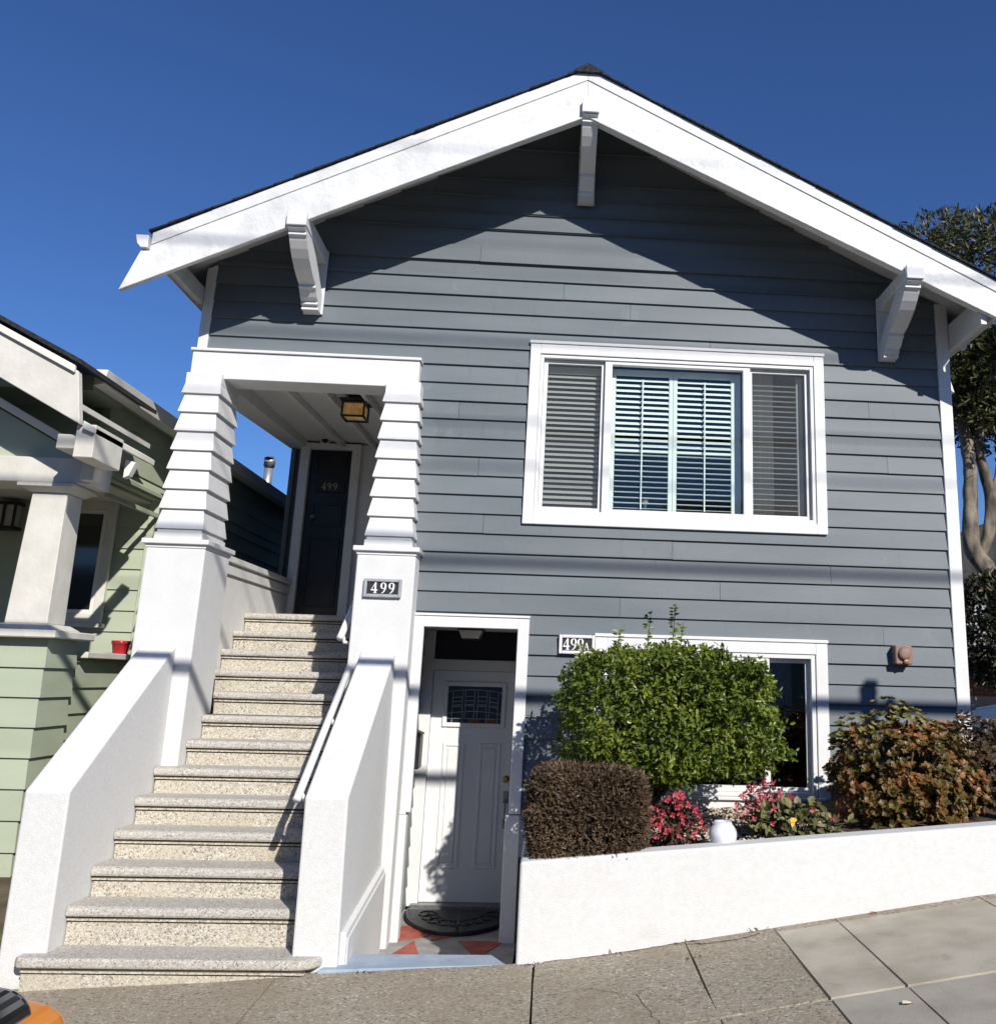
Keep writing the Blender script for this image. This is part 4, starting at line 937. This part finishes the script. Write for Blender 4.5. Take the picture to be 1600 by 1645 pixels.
# ------------------------------------------------------------------ neighbouring green house
nh = thing("green_house", (-5.5, 1, 0), "sage green clapboard neighbour house with cream porch", "house")
NX = -3.95
def lap_front(x0, x1, z0, z1, y, exp, name="siding_board", clip=None):
    z = z0; 
    while z < z1 - .01:
        t = min(z + exp, z1); xx0, xx1 = x0, x1
        MB().hexa([(xx0, y - .024, z), (xx1, y - .024, z), (xx1, y, z), (xx0, y, z), (xx0, y - .006, t), (xx1, y - .006, t), (xx1, y, t), (xx0, y, t)]).build(name, GREEN, nh); z += exp
def lap_side(y0, y1, z0, z1, x, exp, name="siding_board"):
    z = z0
    while z < z1 - .01:
        t = min(z + exp, z1)
        MB().hexa([(x, y0, z), (x + .024, y0, z), (x + .024, y1, z), (x, y1, z), (x, y0, t), (x + .006, y0, t), (x + .006, y1, t), (x, y1, t)]).build(name, GREEN, nh); z += exp
# body
mb = MB(); mb.box(-9, NX, 1.451, 9, -.3, 4.0); mb.box(-9, NX, .2, 1.45, 3.34, 4.0); mb.build("wall", GREEN, nh)
lap_front(-4.66, NX - .06, 1.2, 3.33, 1.45, .2)
MB().box(NX - .06, NX + .03, 1.415, 1.47, .0, 3.33).build("corner_board", GREEN, nh, 0.004)
lap_front(-5.6, NX - .05, 3.36, 3.98, .2, .19); MB().box(NX - .05, NX + .028, .165, .22, 3.34, 3.98).build("corner_board", GREEN, nh, 0.004)
lap_side(.222, 8.9, 3.42, 3.98, NX, .19); lap_side(1.475, 8.9, .3, 3.42, NX, .2)
MB().prism([(NX + .001, 3.42), (NX + .07, 3.32), (NX + .07, 3.29), (NX + .001, 3.29)], 'y', .2, 1.6).build("skirt_board", GREEN, nh)
MB().box(-5.0, NX + .04, .2, 1.44, 3.27, 3.288).build("soffit", GREEN, nh)
MB().box(NX + .02, NX + .05, .3, 1.5, 3.10, 3.14).build("trim_strip", GREEN, nh)
# neighbour window
nw = part_empty("window", (-4.5, 1.4, 2.0), nh)
mb = MB(); frame_rect(mb, -4.95, -4.30, 2.07, 3.25, .085, 1.38, 1.43); mb.build("casing", CREAM, nw, 0.004)
mb = MB(); frame_rect(mb, -4.864, -4.386, 2.156, 3.164, .04, 1.395, 1.43); mb.build("sash", CREAMW, nw, 0.003)
MB().box(-4.82, -4.43, 1.418, 1.424, 2.2, 3.12).build("pane", CARGL, nw)
MB().box(-4.98, -4.27, 1.36, 1.43, 2.03, 2.069).build("sill", CREAM, nw, 0.004)
# main eave with gutter, roof
mb = MB(); mb.prism([(-3.74, 4.02), (-3.70, 4.02), (-3.72, 3.90), (-3.80, 3.88), (-3.80, 4.02)], 'y', -.45, 8.9); mb.build("gutter", CREAMW, nh, 0.003)
MB().prism([(-3.80, 3.99), (-3.80, 4.03), (-7.0, 5.25), (-7.0, 5.20)], 'y', -.40, 9).build("roof", ROOF, nh)
MB().prism([(-3.83, 3.86), (-3.83, 3.985), (-5.6, 3.985), (-5.6, 3.86)], 'y', -.38, .16).build("eave_box", GREEN, nh)
MB().box(NX + .03, -3.80, .0, 8.9, 3.93, 3.965).build("soffit", GREEN, nh)
# porch: pedestal, column, beams, gable
def npedestal(x0, x1, y0, y1, z0, z1):
    e = part_empty("pedestal", ((x0 + x1) / 2, y0, z0), nh); z = z1 - .213
    MB().box(x0 + .03, x1 - .03, y0 + .03, y1 - .03, z0 - .3, z1).build("core", GREEN, e)
    while z > z0 - .25:
        zz0 = max(z, z0 - .02)
        if z + .213 > zz0 + .02: MB().frustum((x0, x1, y0, y1), (x0 + .02, x1 - .02, y0 + .02, y1 - .02), zz0, z + .213).build("siding_board", GREEN, e)
        z -= .213
npedestal(-4.6, -3.735, -.6, -.12, .215, 1.86)
MB().box(-4.66, -3.66, -.69, -.05, 1.862, 1.92).build("pedestal_cap", CREAM, nh, 0.008)
nc = part_empty("porch_column", (-3.95, -.3, 1.92), nh)
MB().frustum((-4.17, -3.69, -.66, -.22), (-4.11, -3.75, -.62, -.29), 1.921, 1.965).build("base", CREAM, nc, 0.008)
MB().frustum((-4.085, -3.775, -.60, -.33), (-4.055, -3.795, -.58, -.33), 1.966, 2.965).build("shaft", CREAM, nc, 0.006)
mb = MB(); mb.frustum((-4.07, -3.785, -.60, -.31), (-4.12, -3.74, -.64, -.27), 2.966, 3.0); mb.frustum((-4.14, -3.72, -.66, -.24), (-4.14, -3.72, -.66, -.24), 3.0, 3.03); mb.build("capital", CREAM, nc, 0.004)
MB().box(-9, -3.62, -.62, -.28, 3.035, 3.235).build("porch_beam", CREAM, nh, 0.006)
MB().box(-3.66, -3.56, -.70, -.58, 3.05, 3.24).build("beam_end", CREAM, nh, 0.006)
MB().box(-3.72, -3.545, -1.0, -.64, 3.225, 3.335).build("outlooker", CREAM, nh, 0.006)
MB().box(-3.56, -3.42, -1.06, -.60, 3.15, 3.40).build("outlooker_block", CREAM, nh, 0.006)
def ntop(x): return 3.80 - .50 * (x + 3.59)
# gable rake board and moulding, porch roof
AXN = -6.6
MB().prism([(-3.585, 3.79), (-3.515, 3.385), (AXN, 3.385 + .53 * (-3.515 - AXN)), (AXN, 3.79 + .50 * (-3.585 - AXN))], 'y', -1.12, -1.06).build("rake_board", CREAM, nh, 0.005)
MB().prism([(-3.60, 3.825), (-3.60, 3.77), (AXN, 3.77 + .50 * (-3.6 - AXN)), (AXN, 3.825 + .50 * (-3.6 - AXN))], 'y', -1.15, -1.121).build("rake_moulding", CREAMW, nh, 0.004)
MB().prism([(-3.55, 3.83), (-3.55, 3.865), (AXN, 3.865 + .50 * (-3.55 - AXN)), (AXN, 3.83 + .50 * (-3.55 - AXN))], 'y', -1.17, .2).build("porch_roof", ROOF, nh)
MB().prism([(-3.56, 3.52), (-3.56, 3.56), (AXN, 3.56 + .5 * 3.04), (AXN, 3.52 + .5 * 3.04)], 'y', -1.055, .19).build("porch_soffit", CREAM, nh)
MB().prism([(-3.66, 3.24), (-3.63, 3.29), (AXN, 3.29 + .53 * (-3.63 - AXN)), (AXN, 3.24 + .53 * (-3.66 - AXN))], 'y', -.66, -.60).build("inner_rake", CREAMW, nh, 0.004)
MB().prism([(-3.70, 3.24), (AXN, 3.24), (AXN, 3.24 + .53 * (-3.70 - AXN))], 'y', -.55, -.50).build("gable_wall", GREEN, nh)
MB().prism([(-3.50, 3.42), (-3.42, 3.375), (-3.42, 3.33), (-3.50, 3.36)], 'y', -1.1, .0).build("eave_trim", CREAMW, nh, 0.003)
MB().prism([(-3.5, 3.30), (-3.42, 3.28), (-3.46, 3.17), (-3.5, 3.15)], 'y', -.35, -.28).build("rafter_tail", CREAMW, nh)
MB().box(-9, -4.0, -.5, 1.44, 3.24, 3.26).build("porch_ceiling", CREAM, nh)
# porch rail wall between pedestal and house
lap_side(-.115, 1.40, .3, 1.72, -3.80, .2); MB().box(-3.9, -3.70, -.045, 1.42, 1.73, 1.78).build("rail_cap", CREAM, nh, 0.006)
MB().box(-4.0, -3.80, -.115, 1.42, .0, 1.73).build("rail_wall", GREEN, nh)
nl = part_empty("wall_lantern", (-5.3, 1.36, 2.95), nh)
mb = MB(); mb.box(-5.43, -5.20, 1.30, 1.44, 2.93, 2.96); mb.box(-5.43, -5.20, 1.30, 1.44, 3.17, 3.20)
for x in (-5.42, -5.32, -5.22): mb.box(x - .01, x + .01, 1.30, 1.32, 2.96, 3.17)
mb.build("lantern_frame", BLACK, nl); MB().box(-5.41, -5.22, 1.325, 1.42, 2.96, 3.17).build("lantern_glass", FROST, nl)
fx = thing("flue_pipe", (-4.3, 5.6, 4.0), "galvanised flue pipe standing on the neighbour roof", "flue pipe")
mb = MB(); mb.tube([(-4.20, 5.6, 4.0), (-4.20, 5.6, 4.56)], .062, 14); mb.build("pipe", GALV, fx, 0, True)
mb = MB(); mb.tube([(-4.20, 5.6, 4.56), (-4.19, 5.58, 4.64), (-4.19, 5.55, 4.67)], .078, 14); mb.build("pipe_collar", GALV, fx, 0, True)
MB().lathe([(0, 0), (.066, 0)], (-4.19, 5.53, 4.675), 14).build("pipe_mouth", BLACK, fx)
pot = MB().lathe([(0, 0), (.052, 0), (.060, .01), (.072, .085), (.078, .086), (.080, .115), (.070, .116), (.066, .09), (0, .085)], (-3.80, .75, 1.781), 24).build("flower_pot", REDPOT, None, 0, True)
tag(pot, "small red glazed pot on the neighbour porch ledge", "pot")
# weeds by the neighbour's pedestal
r = random.Random(4); mb = MB()
for i in range(110):
    p = Vector((r.uniform(-4.1, -3.25), r.uniform(-1.5, -.62), 0)); p.z = gz(p.x, -1.6) + .12 + r.uniform(0, .25) * (1 if p.y > -.9 else .3)
    for j in range(4): leaf(mb, p, rv(r) + Vector((0, 0, .4)), Vector((0, -.3, 1)), r.uniform(.03, .09), r.uniform(.012, .03), LEAFN)
tag(mb.build("weed_patch", leafmat("weed_leaf", [(0, (.02, .03, .008)), (.5, (.05, .08, .02)), (1, (.10, .13, .04))], .5, .25)), kind='stuff')
bk = MB(); bk.hexa([(-4.6, -1.7, -.4), (-3.21, -1.7, -.4), (-3.21, -.58, -.4), (-4.6, -.58, -.4), (-4.6, -1.7, -.14), (-3.21, -1.7, -.1), (-3.21, -.58, .215), (-4.6, -.58, .215)])
bk.build("earth_bank", EARTH)['kind'] = 'structure'

# ------------------------------------------------------------------ beyond the right corner: tree, car, rail
tr = thing("street_tree", (10.6, 14, 1.3), "tall broad tree with a forked grey trunk beyond the blue house", "tree")
def rough_tube(pts, rads, name, k=.85):
    P = [Vector(p) for p in pts]; Q = []; RR = []; n = len(P)
    for i in range(n - 1):
        a, b, c, d = P[max(i - 1, 0)], P[i], P[i + 1], P[min(i + 2, n - 1)]
        for j in range(6):
            t = j / 6; Q.append(.5 * ((2 * b) + (c - a) * t + (2 * a - 5 * b + 4 * c - d) * t * t + (3 * b - a - 3 * c + d) * t ** 3)); RR.append((rads[i] + (rads[i + 1] - rads[i]) * t) * k)
    Q.append(P[-1]); RR.append(rads[-1] * k)
    mb = MB().tube(Q, RR, 18)
    cen = Q
    for i, v in enumerate(mb.v):
        v = Vector(v); c = cen[min(i // 18, len(cen) - 1)]; d = v - c
        f = 1 + .30 * noise.noise(v * 2.2) + .18 * noise.noise(Vector((v.x * 7, v.y * 7, v.z * 2.5)))
        mb.v[i] = tuple(c + d * f)
    return mb.build(name, BARK, tr, 0, True)
def limb(pts, rads): rough_tube(pts, rads, "limb")
Y = 14
rough_tube([(10.9, Y, 1.0), (10.75, Y, 2.6), (10.55, Y, 3.7), (10.30, Y, 4.5), (10.02, Y, 5.1), (9.96, Y, 5.8), (10.05, Y, 6.6), (10.02, Y, 7.6), (9.75, Y, 8.8), (9.4, Y, 10.0)], [.40, .34, .30, .27, .25, .22, .20, .18, .15, .10], "trunk")
limb([(10.12, Y, 4.8), (10.38, Y, 5.35), (10.52, Y, 6.0), (10.45, Y, 6.8), (10.30, Y, 7.5), (10.45, Y, 8.6), (10.6, Y, 10.0)], [.20, .17, .16, .15, .14, .12, .08])
limb([(10.48, Y, 6.3), (10.7, Y, 6.7), (10.9, Y, 7.4), (11.3, Y, 8.4), (11.6, Y, 9.6)], [.13, .13, .12, .10, .07])
limb([(10.02, Y, 7.2), (10.25, Y + .3, 8.0), (10.8, Y + .4, 9.0)], [.12, .10, .06])
limb([(10.9, Y, 7.2), (11.2, Y, 7.25), (11.8, Y, 7.6)], [.10, .09, .07])
r = random.Random(99); mb = MB()
blobs = []
for i in range(85):
    u = rv(r); blobs.append((Vector((11.0 + u.x * 2.55, 14.0 + u.y * 2.2, 11.0 + u.z * 2.4)), r.uniform(.55, .95)))
for i in range(40): blobs.append((Vector((r.uniform(9.2, 12.4), r.uniform(12.6, 15.5), r.uniform(8.1, 10.0))), r.uniform(.45, .8)))
for c, rr in blobs:
    for i in range(150):
        u = rv(r); p = c + u * rr * (1 - abs(r.gauss(0, .16)))
        ax = (u + Vector((0, 0, .4))).normalized()
        for j in range(2): leaf(mb, p + rv(r) * .05, (ax + rv(r) * .8), ax + rv(r) * .5, r.uniform(.13, .24), r.uniform(.045, .075), LEAFN, .2)
mb.build("crown", leafmat("laurel_leaf", [(0, (.03, .034, .012)), (.4, (.06, .064, .02)), (.75, (.105, .10, .032)), (.93, (.17, .15, .06)), (1, (.26, .23, .13))], .42, .2, .4, 1.2), tr)
r = random.Random(12); mb = MB()
for i in range(4200):
    u = rv(r); p = Vector((9.9 + u.x * 1.5, 11.9 + u.y * .9, 3.0 + u.z * 1.15)) * 1.0 + rv(r) * .12
    for j in range(3): leaf(mb, p + rv(r) * .06, u + rv(r), rv(r), r.uniform(.09, .17), r.uniform(.04, .08))
bs = thing("dark_bush", (9.9, 11.9, 1.6), "tall dark bush under the street tree at the road", "bush"); mb.build("foliage", leafmat("dark_leaf", [(0, (.012, .016, .008)), (.6, (.03, .034, .014)), (.93, (.07, .06, .03)), (1, (.22, .16, .10))], .5, .15), bs)

def car(name, label, L, W, H, paint, body, roofz, loc, yaw, group=None):
    """body: list of (x, z) side outline of lower body; roofz: cabin outline"""
    t = thing(name, loc, label, "car", group)
    M4 = Matrix.Translation(loc) @ Matrix.Rotation(yaw, 4, 'Z')
    def tf(o):
        o.data.transform(M4); o.data.update(); return o
    def shell(outline, w0, w1, zref0, zref1, nm, mt, bev):
        mb = MB(); n = len(outline)
        for s in (-1, 1):
            for x, z in outline:
                k = (z - zref0) / (zref1 - zref0); w = w0 + (w1 - w0) * max(0, min(1, k)); mb.v.append((x, s * w / 2, z))
        mb.f.append(tuple(range(n))); mb.f.append(tuple(range(2 * n - 1, n - 1, -1)))
        for k in range(n): l = (k + 1) % n; mb.f.append((l, k, n + k, n + l))
        o = mb.build(nm, mt, None, bev, seg=6); tf(o); o.location = (0, 0, 0); put(o, t); return o
    shell(body, W, W * .93, .3, .95, "body", paint, .06)
    shell(roofz, W * .95, W * .70, .9, H, "cabin", CARGL, .05)
    zr = max(z for x, z in roofz); xs_ = [x for x, z in roofz if z > zr - .06]
    o = MB().frustum((min(xs_) - .05, max(xs_) + .05, -W * .355, W * .355), (min(xs_), max(xs_), -W * .33, W * .33), zr - .012, zr + .03).build("roof", paint, None, .02); tf(o); put(o, t)
    for x in (-L * .31, L * .31):
        for s in (-1, 1):
            o = MB().lathe([(.0, -.1), (.30, -.1), (.33, -.07), (.33, .07), (.30, .1), (.0, .1)], (x, s * (W / 2 - .09), .33), 22, 'y').build("wheel", TYRE, None, 0, False); tf(o); put(o, t)
            o2 = MB().lathe([(0, -.012), (.19, -.012), (.205, 0), (.19, .012), (0, .012)], (x, s * (W / 2 + .012), .33), 18, 'y').build("rim", GALV, None, 0, False); tf(o2); put(o2, o)
    for s in (-1, 1):
        o = MB().box(L / 2 - .10, L / 2 - .005, s * W * .36 - .14, s * W * .36 + .14, .62, .78).build("headlight", FROST, None, .02); tf(o); put(o, t)
        o = MB().box(-L / 2 - .004, -L / 2 + .12, s * W * .37 - .12, s * W * .37 + .12, .70, .90).build("tail_light", REDPOT, None, .02); tf(o); put(o, t)
    return t
hatch = [(-2.1, .30), (-2.14, .55), (-2.10, .93), (-.9, .97), (.9, .95), (1.85, .84), (2.08, .66), (2.1, .35)]
cabin = [(-2.02, .90), (-1.78, 1.28), (-1.45, 1.46), (.1, 1.48), (1.05, .93)]
car("parked_car", "silver white car parked uphill beyond the house corner", 4.2, 1.8, 1.46, CARW, hatch, cabin, (9.9, 10.2, gz(9.9, 0) - .55), R(95))
oc = car("orange_car", "orange car with a black rear edge at the kerb, mostly out of view", 4.2, 1.74, 1.68, ORANGE, [(-2.06, .38), (-2.10, .75), (-2.105, 1.25), (-1.99, 1.275), (-1.0, 1.18), (.9, 1.10), (1.85, 1.02), (2.08, .8), (2.1, .42)], [(-2.06, 1.20), (-2.04, 1.315), (-1.94, 1.335), (-1.5, 1.47), (-.9, 1.68), (.2, 1.68), (1.05, 1.10)], (-3.285, -6.03, -.44), R(180))

rl_ = thing("railing", (9.3, 13.0, 1.9), "white metal stair railing beyond the parked car", "railing")
mb = MB(); mb.tube([(8.9, 13.0, 2.10), (9.25, 13.0, 2.12), (9.95, 13.0, 2.60)], .025, 6); mb.build("top_rail", WHITE, rl_)
for i in range(8):
    x = 8.95 + i * .14; z1 = 2.10 if x < 9.25 else 2.12 + (x - 9.25) * .69
    MB().tube([(x, 13.0, 1.5), (x, 13.0, z1)], .014, 5).build("baluster", WHITE, rl_)
bw = thing("brick_wall", (10, 12.8, 1.2), "low red brick wall behind the parked car", "wall")
BRK = mat("red_brick", (.16, .075, .055), (.23, .11, .085), 14, .9)
r = random.Random(2); MB().box(8.6, 13, 12.72, 12.9, .8, 1.98).build("wall_core", mat("mortar", (.3, .28, .26), None), bw)
bme = bpy.data.meshes.new("brick"); q = MB().box(-.1, .1, -.01, .05, -.032, .032); bme.from_pydata(q.v, [], q.f); bme.materials.append(BRK); bme.update()
for j in range(6):
    for i in range(12):
        o = bpy.data.objects.new("brick", bme); COL.objects.link(o); o.location = (8.7 + i * .215 + (j % 2) * .107, 12.71, 1.62 + j * .075); put(o, bw)
MB().box(8.55, 13.05, 12.68, 12.94, 1.98, 2.04).build("coping", CREAM, bw)
gh = thing("grey_house", (12, 24, 2), "plain grey house in the distance behind the tree trunk", "house")
GHM = mat("grey_render", (.30, .31, .32), (.36, .37, .38), 3, .8)
MB().box(10.6, 18, 22, 28, .5, 5.2).build("wall", GHM, gh)
MB().prism([(10.2, 5.2), (18.4, 5.2), (14.3, 7.2)], 'y', 21.6, 28.4).build("roof", mat("dark_roof", (.03, .03, .032), (.05, .05, .05), 8, .9), gh)
mb = MB(); frame_rect(mb, 12, 13.2, 3, 4.4, .1, 21.95, 22); mb.build("window", WHITE, gh)
# small litter on the pavement
def leaf_on(x, y, L, W, m, label, name="fallen_leaf"):
    mb = MB(); leaf(mb, Vector((x, y, gz(x, y) + .012)), Vector((1, .3, .1)), Vector((0, 0, 1)), L, W, LEAF6, .2); tag(mb.build(name, m), label, "leaf")
leaf_on(1.72, -3.15, .07, .045, mat("pale_leaf", (.62, .55, .42), None), "pale dry leaf lying on the grey pavement slab")
leaf_on(2.05, -1.72, .05, .03, mat("orange_leaf", (.45, .20, .07), None), "orange dry leaf at the foot of the garden wall")
r = random.Random(61); mb = MB()
for (x, y, n) in ((-.05, -1.70, 12), (.90, -1.70, 8), (-1.02, -1.715, 6), (.45, -1.69, 6), (1.35, -1.69, 7), (-3.12, -1.72, 12), (.9, -2.0, 5)):
    for i in range(n):
        p = Vector((x + r.uniform(-.06, .06), y - r.uniform(0, .02), 0)); p.z = gz(p.x, p.y) + .002
        leaf(mb, p, Vector((r.uniform(-1, 1), r.uniform(-1, .2), r.uniform(.2, 1))), rv(r), r.uniform(.012, .035), .009, LEAFN)
tag(mb.build("joint_weeds", leafmat("dry_weed", [(0, (.05, .045, .02)), (.6, (.12, .11, .04)), (1, (.22, .17, .08))], .7, .2)), kind='stuff')

# ------------------------------------------------------------------ overhead utility cables that cast the soft bands on the front
def cable(yc, zs, rad, label, boxes=None, sag=.25):
    """a span parallel to the street at y=yc whose shadow falls on the front wall near height zs"""
    z = zs + .67 * (-yc); t = thing("utility_cable", (0, yc, z), label, "cable", "overhead utility cables")
    pts = []
    for i in range(41):
        x = -30 + i * 1.6; s = (x - 4.0 - .47 * (-yc)) / 26; pts.append((x, yc, z + sag * s * s))
    MB().tube(pts, rad, 8).build("span", CABLE, t, 0, True)
    if boxes:
        for (bx, w, h, dz) in boxes: MB().box(bx - w / 2, bx + w / 2, yc - .1, yc + .1, z + dz, z + dz + h).build("splice_case", CABLE, t, .02)
cable(-5.6, 1.50, .046, "thick bundled utility cable overhead, seen only by its dark shadow", None, .08)
cable(-9.0, 2.60, .028, "thin utility cable over the street, casting the band below the upper window", None, .1)
cable(-9.5, 3.82, .011, "thin utility cable over the street, casting the band across the upper window", None, .1)
cable(-9.2, 3.42, .011, "thin utility cable over the street, casting the band under the shutters", None, .12)
cable(-10, 4.56, .018, "upper thin utility cable over the street, casting the band above the porch beam", None, .1)
cable(-10, 5.52, .008, "topmost thin utility cable over the street, shading the rake boards faintly", None, .15)
# street post whose capped top shades the siding by the bell
sp = thing("street_post", (4.70, -4.38, .4), "square kerbside post with a cap, seen only by its shadow near the bell", "post")
MB().box(4.655, 4.755, -4.43, -4.33, .3, 4.50).build("post", GALV, sp, .01)
MB().box(4.646, 4.764, -4.44, -4.32, 4.501, 4.63).build("post_cap", GALV, sp, .015)
MB().box(4.84, 4.91, -4.42, -4.34, 4.40, 4.50).build("side_bracket", GALV, sp, .01); MB().box(4.7555, 4.8395, -4.40, -4.36, 4.42, 4.46).build("arm", GALV, sp)

# ------------------------------------------------------------------ row houses added behind the viewer to block low sky and darken panes
OPP = [(-17, -10.5, 5.6, (.34, .30, .24), "beige"), (-10.3, -3.8, 6.1, (.22, .25, .27), "grey"), (-3.6, 2.9, 5.8, (.36, .33, .27), "cream"), (3.1, 9.6, 6.2, (.26, .30, .25), "pale green"), (9.8, 16.3, 6.4, (.33, .26, .22), "tan"), (16.5, 23, 6.6, (.28, .28, .28), "ash")]
for x0, x1, h, c, w in OPP:
    zb = lerp_prof((x0 + x1) / 2) - .6
    t = thing("added_row_house", ((x0 + x1) / 2, -20, zb), w + " stucco row house added out of view across the road", "house", "unseen row houses added to block low sky")
    MB().box(x0, x1, -29, -17.5, zb, zb + h).build("wall", mat(w.replace(" ", "_") + "_row_stucco", c, tuple(a * 1.1 for a in c), 4, .9), t)
    MB().box(x0 - .1, x1 + .1, -29.1, -17.35, zb + h + .002, zb + h + .25).build("parapet", CREAM, t)
    for a in (.9, 3.7):
        e = part_empty("window", (x0 + a + .9, -17.45, zb + 3.6), t)
        mb = MB(); frame_rect(mb, x0 + a, x0 + a + 1.8, zb + 3.5, zb + 4.9, .09, -17.498, -17.44); mb.build("frame", WHITE, e)
        MB().box(x0 + a + .09, x0 + a + 1.71, -17.498, -17.47, zb + 3.59, zb + 4.81).build("pane", CARGL, e)
    MB().box(x0 + .8, x0 + 3.3, -17.498, -17.43, zb + .3, zb + 2.5).build("garage_door", WHITE, t)
    MB().box(x0 + 4.3, x0 + 5.3, -17.498, -17.44, zb + .3, zb + 2.4).build("door", DARKDOOR, t)
